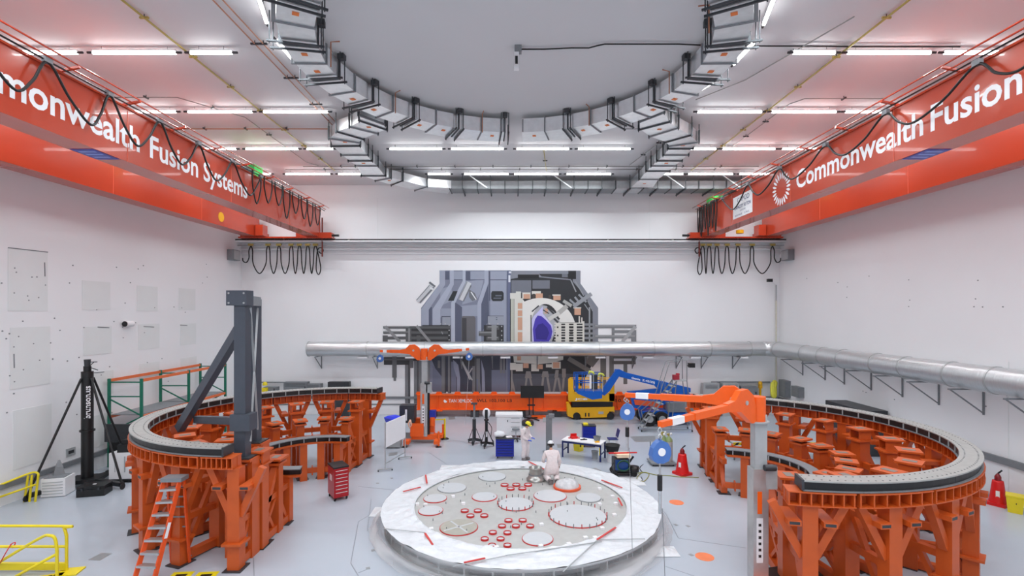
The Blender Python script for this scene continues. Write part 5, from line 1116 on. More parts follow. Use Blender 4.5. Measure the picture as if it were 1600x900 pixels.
# red cones holding fire extinguishers
def cone(p, s, label):
    t = T('extinguisher_cone', label, 'fire extinguisher stand', p); p = Vector(p)
    MB().box(p+V(0, 0, .05), (.55*s, .55*s, .1), .5).build('base', M_RED, t); MB().lathe([(.26*s, .1), (.2*s, .45), (.16*s, .78), (.15*s, .82), (0, .82)], p, 20).build('cone_body', M_RED, t)
    e = MB().lathe([(.09, .82), (.09, .95), (.05, 1.02), (.03, 1.05), (0, 1.05)], p, 12).build('extinguisher', mat('dark red', (130, 22, 30), .35), t)
    MB().beam(p+V(0, 0, 1.05), p+V(.12, -.02, 1.16), .03, .04).build('lever', M_BLACK, e); MB().box(p+V(-.15*s, -.15*s, .4), (.1, .012, .22), -.8).build('label_plate', M_WHITE, t)
cone(fl(1066, 741), 1.0, 'red cone holding a fire extinguisher beside the gas cylinders'); cone(V(*fl(1558, 786))+V(-.12, -.15, 0), .95, 'red cone holding a fire extinguisher beside the yellow bucket')
q = fl(1591, 800); t = T('yellow_bucket', 'yellow square bucket with black print by the side wall', 'bucket', (q.x, q.y, 0)); MB().lathe([(.24, 0), (.3, .5), (.32, .52), (.32, .56), (0, .56)], (q.x-.1, q.y, 0), 4, False).build('bin', M_YEL, t); MB().box((q.x-.12, q.y-.16, .32), (.22, .012, .05), -.0).build('print', M_BLACK, t)
# whiteboard on wheels and blue tub
a, b = fl(602, 736), fl(633, 717); d = b-a; t = T('whiteboard', 'white board on a wheeled frame beside the orange stand', 'whiteboard', a)
for p in (a, b):
    l_ = MB().cyl(p+V(0, 0, .08), p+V(0, 0, 2.0), .025, n=8).build('upright', M_ALU, t); MB().beam(p+V(-.28, -.1, .08), p+V(.28, .1, .08), .05, .04).build('foot', M_ALU, l_)
    for s in (-1, 1): caster(p+V(s*.26, s*.09, 0), .035, l_)
nb = V(-d.y, d.x, 0).normalized()*.02
MB().prism([a+V(0, 0, .95)-nb, b+V(0, 0, .95)-nb, b+V(0, 0, 1.95)-nb, a+V(0, 0, 1.95)-nb], nb*2).build('board', M_WHITE, t); MB().beam(a+V(0, 0, .3), b+V(0, 0, .3), .03, .03).build('lower_bar', M_ALU, t)
q = at(615, 655, 24.2); t = T('blue_tub', 'bright blue plastic tub on a cart behind the whiteboard', 'tub', (q.x, 24.2, 0)); MB().box((q.x, 24.2, .6), (.7, .5, 1.1)).build('cart', M_LGREY, t); MB().lathe([(.36, 1.15), (.46, 1.4), (.47, 1.42), (.3, 1.5), (0, 1.5)], (q.x, 24.2, 0), 4, False).build('tub', mat('bright blue', (40, 60, 235), .4), t)
q = fl(695, 686); t = T('stanchion', 'yellow barrier post on a black round base', 'barrier post', (q.x, q.y, 0)); MB().cyl((q.x, q.y, .03), (q.x, q.y, 1.05), .045, n=10).build('post', M_YEL, t); MB().cyl((q.x, q.y, 0), (q.x, q.y, .05), .22, .16, n=16).build('base', M_BLACK, t)
MB().beam((q.x, q.y, 1.0), (f1.x+.5, f1.y, 1.15), .01, .05).build('belt', M_YEL, t)
# red tool chest
q = fl(523, 783); t = T('red_tool_chest', 'red rolling tool chest with black top in front of the orange stand', 'tool chest', (q.x, q.y, 0)); ry = math.radians(-38); R = Matrix.Rotation(ry, 3, 'Z'); c = V(q.x, q.y+.35, 0)
P = lambda x, y, z: c+R@V(x, y, z)
# faces: +x side shows drawers, -y side shows the red flank with emblem
R = Matrix.Rotation(math.radians(36), 3, 'Z'); ry = math.radians(36)
MB().box(P(0, 0, .62), (.5, .72, 1.0), ry).build('body', M_CHEST, t); MB().box(P(0, 0, 1.14), (.52, .74, .05), ry).build('top', M_BLACK, t)
for i in range(7): d_ = MB().box(P(0, -.37, .24+i*.125), (.44, .02, .105), ry).build('drawer', M_CHEST, t); MB().box(P(0, -.385, .285+i*.125), (.4, .015, .014), ry).build('handle', M_WHITE, d_)
MB().box(P(-.255, 0, .75), (.008, .24, .2), ry).build('emblem', mat('pale emblem', (232, 200, 200), .5), t)
for sx in (-.2, .2):
    for syy in (-.3, .3): caster(P(sx, syy, 0), .06, t)
# ------------------------------------------------------------------ orange step ladder
t0 = fl(212, 912); zt_ = 2.42; top = at(268, 749, 12.55); feet_c = V(at(248, 0, 12.0).x, 12.0, 0)
t = T('step_ladder', 'orange fibreglass step ladder leaning at the orange stand', 'ladder', (feet_c.x, feet_c.y, 0)); LO = mat('ladder orange', (232, 84, 24), .45)
tl, tr_ = at(256, 753, 12.5), at(281, 751, 12.5); bl, br = at(207, 912, 11.95), at(238, 914, 11.9)
bl.z = br.z = 0.0
for a_, b_ in ((bl, tl), (br, tr_)): MB().beam(a_, b_, .05, .1).build('side_rail', LO, t)
for a_, b_ in ((bl+V(.15, 1.15, 0), tl+V(.02, .12, 0)), (br+V(.15, 1.15, 0), tr_+V(.02, .12, 0))): MB().beam(a_, b_, .04, .07).build('rear_rail', LO, t)
for i in range(8):
    f_ = (i+.55)/8.2; a_, b_ = bl.lerp(tl, f_), br.lerp(tr_, f_); MB().beam(a_, b_, .16, .05).build('step', M_ALU, t); MB().beam(a_.lerp(bl+V(.15, 1.15, 0)+(tl-bl)*f_, .9) if False else a_+V(.15*(1-f_), 1.15*(1-f_)+.1, 0), b_+V(.15*(1-f_), 1.15*(1-f_)+.1, 0), .03, .03).build('rear_brace', M_GREY, t)
m_ = (tl+tr_)/2; MB().box(m_+V(.02, .08, .05), (.5, .32, .1), .05).build('top_cap', M_GREY, t); MB().beam(br.lerp(tr_, .45)+V(.035, -.03, 0), br.lerp(tr_, .6)+V(.035, -.03, 0), .006, .07).build('label_strip', M_WHITE, t)
# ------------------------------------------------------------------ yellow guard rails
def rail_run(label, lines, posts, base=None):
    p0 = Vector(lines[0][0]); t = T('guard_rail', label, 'guard rail', (p0.x, p0.y, 0))
    for l_ in lines: MB().tube(loop(l_, .04, sub=4) if len(l_) > 2 else l_, .035, 8).build('rail', M_YEL, t)
    for a_, b_ in posts: MB().cyl(a_, b_, .035, n=8).build('post', M_YEL, t)
    return t
pc = fl(104, 893); yq = pc.y; zt_ = at(104, 822, yq).z
t = rail_run('bright yellow pipe guard rail with a bolted foot on the open floor', [[(-16.4, yq, zt_), (pc.x-.25, yq, zt_), (pc.x-.07, yq, zt_-.05), (pc.x, yq, zt_-.25)], [(-16.4, yq, zt_*.55), (pc.x, yq, zt_*.55)]], [((pc.x, yq, 0), (pc.x, yq, zt_-.2)), ((pc.x-2.4, yq, 0), (pc.x-2.4, yq, zt_))])
MB().b2((-16.4, yq-.04, .05), (pc.x, yq+.04, .22)).build('toe_board', M_YEL, t); MB().box((pc.x+.12, yq-.05, .02), (.5, .4, .03), .2).build('foot_plate', M_YEL, t)
p5 = fl(88, 905); y5 = p5.y
t = rail_run('bright yellow sloping hand rail crossing the bolted guard rail', [[at(-20, 890, y5+.3), at(60, 842, y5+.1), at(78, 837, y5), at(86, 842, y5), at(89, 860, y5)], [at(-20, 925, y5+.3), at(88, 866, y5)]], [(at(89, 856, y5), (at(89, 0, y5).x, y5, 0))]); MB().box((p5.x-.3, y5, .02), (.7, .3, .03), .4).build('foot_plate', M_YEL, t); MB().box((p5.x-.3, y5, .04), (.3, .05, .006), .8).build('stripe', M_BLACK, t)
q = fl(60, 784); y6 = q.y
t = rail_run('yellow rail section leaning by the wall in front of the white box', [[at(-10, 762, y6-.6), at(45, 740, y6), at(58, 739, y6), at(60, 745, y6)], [at(-10, 780, y6-.6), at(56, 757, y6)]], [(at(60, 742, y6), (at(55, 0, y6).x, y6, 0)), (at(50, 742, y6), (at(46, 0, y6).x, y6, 0)), (at(44, 743, y6), (at(38, 0, y6).x, y6, 0))])
solo(MB().tube(loop([fl(0, 880, .3), fl(10, 862, .6), at(18, 850, yq), at(24, 848, yq), at(20, 856, yq), at(16, 850, yq)], .02), .012, 5), 'rope_length', M_RED, 'thin red rope tied to the yellow guard rail', 'rope')
# ------------------------------------------------------------------ brunson mast and the things round it
q = V(-15.95, 19.0, 0); ztop = 4.7
t = T('survey_mast', 'tall black survey mast on a rolling tripod with white sideways lettering', 'mast', q)
cm = MB().cyl(q+V(0, 0, .25), q+V(0, 0, 4.25), .19, n=20).build('column', M_BLACK, t); MB().cyl(q+V(0, 0, 4.25), q+V(0, 0, 4.45), .12, n=14).build('inner_column', M_BLACK, t); MB().cyl(q+V(0, 0, 4.45), q+V(0, 0, 4.7), .09, .11, n=14).build('head', M_DARK, t)
MB().cyl(q+V(0, 0, 2.0), q+V(0, 0, 2.06), .24, n=20).build('collar', M_BLACK, cm)
mb = text_mb('brunson.us', .02); xs_ = [p.x for p in mb.v]; ys_ = [p.y for p in mb.v]; w0 = max(xs_)-min(xs_); h0 = max(ys_)-min(ys_)
vw = V(q.x, q.y, 0).normalized(); side = V(vw.y, -vw.x, 0)
def wrap(p):
    zz = 2.5+(p.x-min(xs_))/w0*1.22; an = ((p.y-min(ys_))/h0-.5)*1.0
    return q+(-vw*math.cos(an)-side*math.sin(an))*.194+V(0, 0, zz)
mb.v = [wrap(p) for p in mb.v]; mb.build('lettering', M_TEXT, cm)
for a_, b_ in (((.1, 0, 4.6), (.45, -.1, 4.62)), ((.1, 0, 4.4), (.4, 0, 4.3)), ((.08, 0, 4.45), (.25, .0, 4.6))): MB().cyl(q+V(*a_), q+V(*b_), .015, n=5).build('handle', M_BLACK, t)
MB().box(q+V(0, 0, .2), (1.0, .8, .14), .3).build('base', M_BLACK, t)
for e in (V(-.62, -1.75, 0), V(1.75, -.55, 0), V(.55, 1.5, 0)):
    l_ = MB().beam(q+V(0, 0, .2), q+e+V(0, 0, .18), .16, .14).build('outrigger', M_BLACK, t); MB().cyl(q+V(0, 0, 4.0)+e.normalized()*.2, q+e*.97+V(0, 0, .25), .04, n=8).build('stay', M_BLACK, l_); caster(q+e, .11, l_)
def crate(c, s, rz, label, name='equipment_case', m=M_BLACK, loc=None):
    c = Vector(c); t = T(name, label, 'case', (c.x, c.y, c.z)); R = Matrix.Rotation(rz, 3, 'Z'); MB().box(c+V(0, 0, s[2]*.36), (s[0], s[1], s[2]*.72), rz).build('body', m, t); MB().box(c+V(0, 0, s[2]*.87), (s[0], s[1], s[2]*.25), rz).build('lid', m, t)
    for u in (-.3, .3): MB().box(c+R@V(s[0]*u, -s[1]/2-.01, s[2]*.72), (.06, .03, .09), rz).build('latch', M_DARK, t)
    MB().box(c+R@V(0, 0, s[2]), (.1, .06, .008), rz).build('tag', M_WHITE, t); return t
crate(fl(148, 772), (.85, .55, .36), .25, 'black equipment case with a white tag lying in front of the survey mast'); q2 = fl(151, 748); crate((q2.x+.42, q2.y+.62, 0), (.45, .4, .55), .2, 'black equipment case standing close behind the mast foot')
q2 = fl(70, 777); t = T('white_box', 'white box with louvred sides and a grey machine on top', 'box', (q2.x+.1, q2.y, 0)); MB().box((q2.x+.2, q2.y+.3, .33), (.72, .6, .62), .25).build('body', M_WHITE, t)
for i in range(5): MB().box((q2.x+.2+.07, q2.y-.0, .12+i*.1), (.6, .02, .02), .25).build('louvre', M_LGREY, t)
MB().box((q2.x+.2, q2.y+.3, .655), (.6, .5, .03), .25).build('glass_top', M_GREY, t); MB().lathe([(.22, 0), (.14, .28), (.04, .5), (0, .5)], (q2.x+.1, q2.y+.45, .67), 4, False).build('hood', M_GREY, t)
q2 = fl(186, 755); t = T('white_trolley', 'white box trolley with black gear on top behind the survey mast', 'trolley', (q2.x, q2.y+.3, 0)); MB().box((q2.x, q2.y+.35, .62), (.85, .6, 1.0), .1).build('body', M_WHITE, t); MB().box((q2.x, q2.y+.35, .1), (.9, .65, .08), .1).build('base', M_BLACK, t); MB().box((q2.x+.05, q2.y+.35, 1.27), (.5, .4, .3), .2).build('black_gear', M_BLACK, t); MB().box((q2.x+.1, q2.y+.35, 1.5), (.34, .3, .16), .1).build('helmet_gear', M_BLACK, t)
for s in (-1, 1): caster(V(q2.x+s*.35, q2.y+.15, 0), .07, t); MB().box((q2.x+s*.18, q2.y+.04, .7), (.03, .02, .6), .1).build('strap', M_LGREY, t)
q2 = at(184, 676, 20.6); t = T('dark_monitor', 'dark monitor on a stand in front of the green pallet rack', 'monitor', (q2.x, 20.6, 0)); MB().b2(at(163, 663, 20.55), at(206, 690, 20.63)).build('screen', M_DARK, t); MB().b2((q2.x-.05, 20.63, .05), (q2.x+.05, 20.7, 1.6)).build('pole', M_BLACK, t); MB().b2((q2.x-.35, 20.4, 0), (q2.x+.35, 20.9, .05)).build('base', M_BLACK, t); MB().box((q2.x-.2, 20.75, .6), (.4, .2, 1.1)).build('cabinet', M_BLACK, t)
# ------------------------------------------------------------------ pallet rack along the left wall
t = T('pallet_rack', 'green and orange pallet rack along the patched wall', 'pallet rack', (-16.1, 24.2, 0)); zr = 3.7
for y in (21.1, 24.2, 27.3):
    for x in (-16.8, -15.45): MB().b2((x-.05, y-.04, 0), (x+.05, y+.04, zr)).build('upright', M_GREEN, t)
    for z in (3.55, 2.95, 1.4, .3): MB().beam((-16.8, y, z), (-15.45, y, z), .04, .05).build('cross_bar', M_GREEN, t)
    for za, zb_ in ((2.85, 2.15), (1.45, 2.1), (1.35, .35)): MB().beam((-16.8, y, za), (-15.45, y, zb_), .04, .05).build('diagonal', M_GREEN, t)
for y0 in (21.1, 24.2):
    for x in (-16.8, -15.45):
        for z in (3.62, 2.1, .8): MB().b2((x-.03, y0+.04, z-.06), (x+.03, y0+3.06, z+.06)).build('beam', M_RACKOR, t)
    MB().b2((-16.75, y0+.06, 2.16), (-15.5, y0+3.04, 2.19)).build('wire_deck', M_GREY, t)
# ------------------------------------------------------------------ cabinets along the back wall
def wall_box(x0, y0, x1, y1, Y, m, label, name='wall_cabinet', dep=.4, vents=0, floor=False):
    p = at(x0, y1, Y); r = at(x1, y0, Y); z0 = 0 if floor else p.z
    t = T(name, label, 'cabinet', ((p.x+r.x)/2, Y, z0)); MB().b2((p.x, Y, z0), (r.x, Y+dep, r.z)).build('body', m, t); MB().b2((p.x+.05, Y-.02, p.z+.04), (r.x-.05, Y, r.z-.05)).build('door', m, t)
    MB().b2((r.x-.16, Y-.05, (p.z+r.z)/2-.06), (r.x-.1, Y-.02, (p.z+r.z)/2+.06)).build('handle', M_DARK, t)
    for i in range(vents): z = r.z-.1-i*.07; MB().b2((p.x+.12, Y-.03, z-.02), (r.x-.12, Y-.02, z)).build('vent_slot', M_DARK, t)
    return t
for x0, y0, x1, y1, m, v, lab in ((443, 597, 480, 614, M_GREY, 3, 'wide grey cabinet with vents on the back wall behind the slate frame'), (477, 600, 501, 614, M_GREY, 2, 'small grey cabinet with vents next to the wide one behind the slate frame'), (512, 597, 545, 640, M_DARK, 0, 'dark cabinet behind the far end of the stand with the slate frame'), (412, 605, 432, 612, M_GREY, 0, 'low grey box on the back wall near the pallet rack'),
                                 (1099, 599, 1124, 624, M_LGREY, 4, 'light grey cabinet with louvred head standing apart from the dark switch'), (1129, 599, 1155, 624, M_LGREY, 4, 'light grey cabinet with louvred head and dark switch'), (1158, 604, 1184, 624, M_GREY, 0, 'grey steel cabinet with an orange knob in the corner')):
    wall_box(x0, y0, x1, y1, 31.3, m, lab, vents=v, floor=(y1 > 620))
q = at(1165, 615, 31.25); MB().cyl(q, q+V(0, -.08, 0), .12, n=12).cyl(q+V(0, -.08, 0), q+V(0, -.1, 0), .05, n=8).build('knob', M_JCB, bpy.data.objects['wall_cabinet.006'])
for p0, p1, lab in ((at(1213, 594, 31.0), at(1213, 620, 31.0), 'tall'), (at(1226, 604, 29.6), at(1226, 620, 29.6), 'short')):
    t = T('switch_box', lab+' grey switch box on the side wall near the corner', 'switch box', (WX-.3, p1.y, p1.z)); MB().b2((WX-.32, p1.y-.4, p1.z), (WX-.001, p1.y+.4, p0.z)).build('body', M_GREY, t); MB().b2((WX-.34, p1.y-.36, p1.z+.04), (WX-.32, p1.y+.36, p0.z-.04)).build('door', M_GREY, t)
solo(MB().tube(loop([at(1207, 598, 31.2), at(1206, 606, 31.1), at(1207, 618, 31.0), at(1211, 619, 31.0), at(1211, 606, 31.1), at(1212, 598, 31.2), at(1209, 597, 31.2), at(1208.5, 610, 31.05), at(1209.5, 619, 31.0)], .1), .1, 7), 'yellow_hose', mat('yellow hose', (214, 210, 70), .5), 'yellow hose hung in a bundle by the corner of the room', 'hose')
solo(MB().b2((at(1113, 0, 31.6).x, 31.7, at(0, 596.5, 31.6).z), (at(1205, 0, 31.6).x, 31.78, at(0, 599, 31.6).z)), 'cable_tray', M_GREY, 'grey cable tray above the corner cabinets', 'cable tray')
solo(MB().b2((at(372, 0, 31.6).x, 31.7, at(0, 597, 31.6).z), (at(443, 0, 31.6).x, 31.78, at(0, 598.6, 31.6).z)), 'cable_tray', M_GREY, 'thin grey cable tray behind the slate frame', 'cable tray')
q = at(414, 602, 31.2); solo(MB().lathe([(.14, 0), (.14, .12), (.08, .2), (0, .22)], q, 10).box(q+V(0, 0, -.3), (.3, .2, .3)).box(q+V(0, .1, -2.0), (.12, .12, 3.2)), 'beacon_lamp', M_YEL, 'amber beacon on a dark post behind the slate frame', 'beacon')
q = at(1188, 601, 31.65); solo(MB().lathe([(.12, 0), (.12, .12), (.08, .2), (0, .22)], q, 10).box(q+V(0, 0, -.12), (.18, .18, .2)).box(q+V(0, .02, -1.1), (.1, .1, 1.9)), 'beacon_lamp', M_JCB, 'amber beacon on a post beside the grey corner cabinet', 'beacon')
# dark box and navy rack piece along the right wall
Yd = 16.9*F/(1347-PX); z_ = at(1347, 640, Yd).z
t = T('dark_cabinet', 'long dark cabinet against the side wall behind the orange stand', 'cabinet', (16.3, 24.0, 0)); MB().b2((15.85, 22.6, 0), (16.9, 25.4, 2.05)).build('body', M_DARK, t); MB().b2((15.83, 22.7, .2), (15.85, 25.3, 1.95)).build('door', M_DARK, t)
t = T('navy_rack', 'dark navy tubular rack sticking up beside the side wall', 'rack', (16.3, 19.5, 0)); NVY = mat('navy tube', (28, 36, 72), .4)
MB().tube([(15.6, 20.2, 2.0), (16.4, 19.9, 2.02), (16.5, 19.3, 1.55), (16.2, 18.9, 1.5)], .03, 6).build('top_bar', NVY, t); MB().tube([(15.8, 18.9, 1.5), (16.5, 18.2, 1.5), (16.6, 18.4, 1.56)], .03, 6).build('top_bar', NVY, t)
for a_ in ((15.7, 20.1, 2.0), (16.2, 18.9, 1.5), (16.3, 18.5, 1.5)): MB().cyl(a_, (a_[0], a_[1], 0), .03, n=6).build('leg', NVY, t)
# things inside the right stand seen between the posts
q = fl(1200, 668); t = T('yellow_post', 'yellow post with black cap standing inside the orange stand', 'post', (9.6, 20.2, 0)); MB().cyl((9.6, 20.2, .03), (9.6, 20.2, 1.1), .05, n=8).build('post', M_YEL, t); MB().cyl((9.6, 20.2, 1.1), (9.6, 20.2, 1.2), .07, n=8).build('cap', M_BLACK, t); MB().cyl((9.6, 20.2, 0), (9.6, 20.2, .04), .2, n=12).build('base', M_BLACK, t)
t = T('spill_tray', 'low white tray table with black and yellow striped edge behind the orange stand', 'tray', (11.4, 22.6, 0)); MB().b2((9.7, 22.0, .7), (13.4, 23.6, .78)).build('tray', M_LGREY, t); ed = MB().b2((9.7, 21.97, .68), (13.4, 22.0, .8)).build('edge', M_YEL, t)
for i in range(14): MB().prism([(9.75+i*.26, 21.965, .68), (9.87+i*.26, 21.965, .68), (9.97+i*.26, 21.965, .8), (9.85+i*.26, 21.965, .8)], (0, -.004, 0)).build('stripe', M_BLACK, ed)
for x in (9.8, 13.3):
    for y in (22.1, 23.5): MB().b2((x-.03, y-.03, 0), (x+.03, y+.03, .7)).build('leg', M_GREY, t)
# ================================================================== people
def skin_mesh(name, m, parent, J, E, root, sub=2, smooth=True):
    """J: joint -> (point, radius or (rx, ry)); one continuous skinned surface"""
    o0 = ORG[parent.name]; keys = list(J); idx = {k: i for i, k in enumerate(keys)}
    me = bpy.data.meshes.new(name); me.from_pydata([Vector(J[k][0])-o0 for k in keys], [(idx[a], idx[b]) for a, b in E], [])
    o = link(bpy.data.objects.new(name, me)); ORG[o.name] = o0.copy(); o.parent = parent; me.materials.append(m)
    sk = o.modifiers.new('skin', 'SKIN'); sk.use_smooth_shade = smooth
    for k in keys:
        r = J[k][1]; sv = me.skin_vertices[0].data[idx[k]]; sv.radius = (r, r) if not hasattr(r, '__len__') else r; sv.use_root = (k == root)
    sb = o.modifiers.new('sub', 'SUBSURF'); sb.levels = sub; sb.render_levels = sub
    return o
def hand(J, E, side, wrist, fwd, palm_n, thumb, curl=.6, s=1.0):
    """palm and five bent fingers leaving the wrist joint; fwd finger direction, palm_n direction the palm faces, thumb direction"""
    f, n, t = Vector(fwd).normalized(), Vector(palm_n).normalized(), Vector(thumb).normalized(); w_ = Vector(wrist)
    J['palm'+side] = (w_+f*.05*s, .030*s); E.append(('wrist'+side, 'palm'+side))
    for i, (off, ln) in enumerate(((.030, .072), (.010, .082), (-.010, .076), (-.030, .060))):
        k = w_+f*.088*s+t*off*s; a = k+(f*math.cos(curl*.5)+n*math.sin(curl*.5))*ln*.5*s; b = a+(f*math.cos(curl*1.3)+n*math.sin(curl*1.3))*ln*.5*s
        J['k%s%d' % (side, i)] = (k, .0105*s); J['m%s%d' % (side, i)] = (a, .0090*s); J['t%s%d' % (side, i)] = (b, .0075*s)
        E += [('palm'+side, 'k%s%d' % (side, i)), ('k%s%d' % (side, i), 'm%s%d' % (side, i)), ('m%s%d' % (side, i), 't%s%d' % (side, i))]
    k = w_+f*.03*s+t*.042*s; b = k+(f*.7+t*.5+n*.35).normalized()*.055*s
    J['kt'+side] = (k, .0115*s); J['tt'+side] = (b, .009*s); E += [('palm'+side, 'kt'+side), ('kt'+side, 'tt'+side)]
def limb_R(base, yaw):
    R = Matrix.Rotation(yaw, 3, 'Z'); b = Vector(base)
    return lambda x, y, z: b+R@V(x, y, z)      # local: +y is the way the person faces, +x to their right
def head_parts(per, Pf, head_c, R3, hcol, helmet_m, hair_m, peak):
    """face features, ears, hair and helmet on a head centred at head_c; R3 rotates local head axes to world"""
    W_ = lambda x, y, z: Vector(head_c)+R3@V(x, y, z)
    mb = MB().ball((0, 0, 0), (.074, .094, .112), 16, 12); mb.v = [Vector(head_c)+R3@V(q.x*(1 if q.z > -.02 else 1-.22*min(1, -q.z/.11)), q.y+(.012 if q.z < -.04 and q.y > 0 else 0), q.z) for q in mb.v]
    hd = mb.build('head', M_SKIN, per)
    MB().prism([W_(-.011, .088, -.028), W_(.011, .088, -.028), W_(.006, .09, .012), W_(-.006, .09, .012)], R3@V(0, .022, -.006)).build('nose', M_SKIN, hd)
    for sx in (-1, 1):
        MB().ball(W_(sx*.028, .083, .012), (.011, .009, .007), 8, 6).build('eye', mat('eye', (40, 34, 30), .3), hd)
        MB().ball(W_(sx*.076, -.005, 0), (.010, .02, .03), 8, 6).build('ear', M_SKIN, hd)
    MB().ball(W_(0, .086, -.052), (.022, .008, .006), 8, 6).build('mouth', mat('lips', (170, 100, 92), .5), hd)
    hb = MB().ball((0, 0, 0), (.079, .098, .112), 16, 10); hb.v = [Vector(head_c)+R3@V(q.x, q.y-.012 if q.y > .0 else q.y-.004, q.z if q.z > -.03 or q.y < 0 else -.03) for q in hb.v]
    hb.v = [q if (R3.transposed()@(q-Vector(head_c))).y < .045 or (R3.transposed()@(q-Vector(head_c))).z > .05 else Vector(head_c)+R3@V(0, 0, .04) for q in hb.v]
    hb.build('hair', hair_m, hd)
    # helmet: dome, brim, band
    dome = [(.122, .02), (.120, .05), (.108, .09), (.08, .125), (.04, .142), (0, .146)]
    mb = MB().lathe(dome, (0, 0, 0), 20); mb.v = [W_(q.x*.9, q.y*1.08, q.z) for q in mb.v]; hm = mb.build('helmet', helmet_m, per)
    mb = MB().lathe([(.122, .03), (.124, .0), (.118, .0)], (0, 0, 0), 20); mb.v = [W_(q.x*.92, q.y*1.1, q.z) for q in mb.v]; mb.build('helmet_band', M_BLACK, hm)
    mb = MB().box((0, .13, .03), (.15, .09, .012)); mb.v = [W_(*q) for q in mb.v]; mb.build('peak', peak, hm)
    for sx in (-1, 1):
        mb = MB().ball((sx*.105, -.01, .0), (.022, .04, .05), 8, 6); mb.v = [W_(*q) for q in mb.v]; mb.build('ear_muff', M_BLACK, hm)
M_GLOVE = mat('blue nitrile glove', (60, 100, 215), .4); M_BGLOVE = mat('black glove', (30, 30, 34), .6); M_SHOE = mat('shoe', (120, 116, 116), .6)
M_HAIR = mat('dark brown hair', (52, 40, 32), .6); M_HY = mat('helmet yellow', (240, 228, 40), .35); M_HW = mat('helmet white', (232, 234, 236), .35)
def make_person(label, base, yaw, J, helmet_m, peak, head_c, head_R, glove_l, glove_r, hands, zs):
    per = T('person', label, 'person', base)
    body_e = [('pelvis', 'belly'), ('belly', 'chest'), ('chest', 'neck'), ('neck', 'headbase')]
    for s in 'LR': body_e += [('chest', 'shoulder'+s), ('shoulder'+s, 'elbow'+s), ('elbow'+s, 'wrist'+s), ('pelvis', 'hip'+s), ('hip'+s, 'knee'+s), ('knee'+s, 'ankle'+s), ('ankle'+s, 'toe'+s)]
    # the body itself: one continuous surface with hands and fingers
    Jb = {k: (p, tuple(v*.7 for v in r) if hasattr(r, '__len__') else r*(.95 if k in ('neck', 'headbase') else .5 if k[:3] in ('ank', 'toe') else .7)) for k, (p, r) in J.items()}; Eb = list(body_e)
    for s, (fwd, pn, th, curl) in zip('LR', hands): hand(Jb, Eb, s, J['wrist'+s][0], fwd, pn, th, curl)
    skin_mesh('body', M_SKIN, per, Jb, Eb, 'pelvis', 2)
    # coverall over it
    skin_mesh('coverall', M_SUIT, per, {k: J[k] for k in J if k not in ('toeL', 'toeR', 'headbase')}, [e for e in body_e if 'toe' not in e[1] and e[1] != 'headbase'], 'pelvis', 2)
    for s, gm, (fwd, pn, th, curl) in zip('LR', (glove_l, glove_r), hands):
        Jg = {'wrist'+s: (J['wrist'+s][0]-Vector(fwd).normalized()*.03, .036)}; Eg = []
        hand(Jg, Eg, s, J['wrist'+s][0], fwd, pn, th, curl, 1.0)
        Jg = {k: (p, r*1.22) for k, (p, r) in Jg.items()}
        skin_mesh('glove', gm, per, Jg, Eg, 'wrist'+s, 2)
    for s in 'LR':
        a, b = Vector(J['ankle'+s][0]), Vector(J['toe'+s][0]); d = (b-a)
        q = {'h': (a-d*.3+V(0, 0, -.03), .075), 'm': (a+d*.45+V(0, 0, -.02), .08), 't': (b, .065)}
        skin_mesh('shoe', M_SHOE, per, q, [('h', 'm'), ('m', 't')], 'm', 1)
    head_parts(per, None, head_c, head_R, None, helmet_m, M_HAIR, peak)
    return per
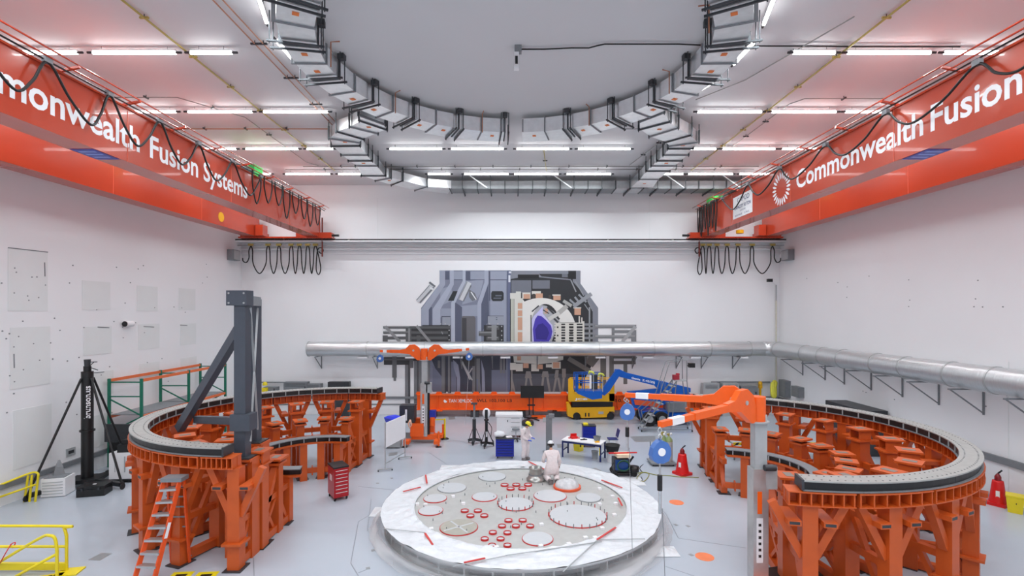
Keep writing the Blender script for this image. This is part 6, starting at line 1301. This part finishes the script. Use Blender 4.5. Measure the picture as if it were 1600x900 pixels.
# standing person by the blue chest, looking down at gloved hands
b1 = fl(821, 719); yaw = math.radians(-122); Q = limb_R(b1, yaw); R1 = Matrix.Rotation(yaw, 3, 'Z')
J = {'pelvis': (Q(0, -.03, .93), (.19, .165)), 'belly': (Q(0, -.02, 1.12), (.19, .165)), 'chest': (Q(0, .0, 1.29), (.19, .155)), 'neck': (Q(0, .05, 1.44), .065), 'headbase': (Q(0, .09, 1.50), .05),
     'shoulderL': (Q(-.19, .0, 1.35), .095), 'elbowL': (Q(-.25, .02, 1.07), .078), 'wristL': (Q(-.15, .25, .98), .046), 'shoulderR': (Q(.19, .0, 1.35), .095), 'elbowR': (Q(.26, .0, 1.06), .078), 'wristR': (Q(.14, .22, .93), .046),
     'hipL': (Q(-.1, -.02, .84), .14), 'kneeL': (Q(-.11, .03, .47), .115), 'ankleL': (Q(-.12, -.02, .1), .105), 'toeL': (Q(-.14, .13, .045), .045), 'hipR': (Q(.1, -.02, .84), .14), 'kneeR': (Q(.11, .02, .47), .115), 'ankleR': (Q(.12, -.06, .1), .105), 'toeR': (Q(.14, .1, .045), .045)}
make_person('person in white coverall and yellow helmet standing with blue gloved hands raised', b1, yaw, J, M_HY, M_HY, Q(0, .12, 1.575), R1@Matrix.Rotation(math.radians(-24), 3, 'X'), M_GLOVE, M_GLOVE,
            [(R1@V(.25, .9, .0), R1@V(0, 0, -1), R1@V(.9, -.2, .2), .6), (R1@V(-.25, .9, 0), R1@V(0, 0, -1), R1@V(-.9, -.2, .2), .6)], 1)
# kneeling person on the base plate, seen from behind
b2_ = fl(868, 751, ZP); b2_.x = (862-PX)*b2_.y/F; Q = limb_R(b2_, math.radians(8)); R2 = Matrix.Rotation(math.radians(8), 3, 'Z')
J = {'pelvis': (Q(0, -.10, .44), (.215, .19)), 'belly': (Q(0, -.02, .66), (.205, .17)), 'chest': (Q(0, .05, .93), (.215, .165)), 'neck': (Q(0, .10, 1.09), .07), 'headbase': (Q(0, .13, 1.16), .055),
     'shoulderL': (Q(-.21, .05, 1.0), .085), 'elbowL': (Q(-.29, .10, .70), .07), 'wristL': (Q(-.2, .36, .58), .05), 'shoulderR': (Q(.21, .05, 1.0), .085), 'elbowR': (Q(.30, .04, .70), .07), 'wristR': (Q(.31, .16, .46), .05),
     'hipL': (Q(-.13, -.03, .36), .155), 'kneeL': (Q(-.22, .24, .14), .115), 'ankleL': (Q(-.14, -.30, .12), .10), 'toeL': (Q(-.12, -.44, .085), .055), 'hipR': (Q(.13, -.03, .36), .155), 'kneeR': (Q(.22, .24, .14), .115), 'ankleR': (Q(.12, -.32, .12), .10), 'toeR': (Q(.1, -.46, .085), .055)}
make_person('person in white coverall and white helmet kneeling on the round base plate', b2_, 0, J, M_HW, M_HW, Q(0, .17, 1.245), R2@Matrix.Rotation(math.radians(-14), 3, 'X'), M_GLOVE, M_BGLOVE,
            [(R2@V(.1, .95, -.2), R2@V(0, -.2, -1), R2@V(.9, 0, .2), .8), (R2@V(0, .35, -.9), R2@V(-1, 0, 0), R2@V(0, .9, .3), .8)], 1)
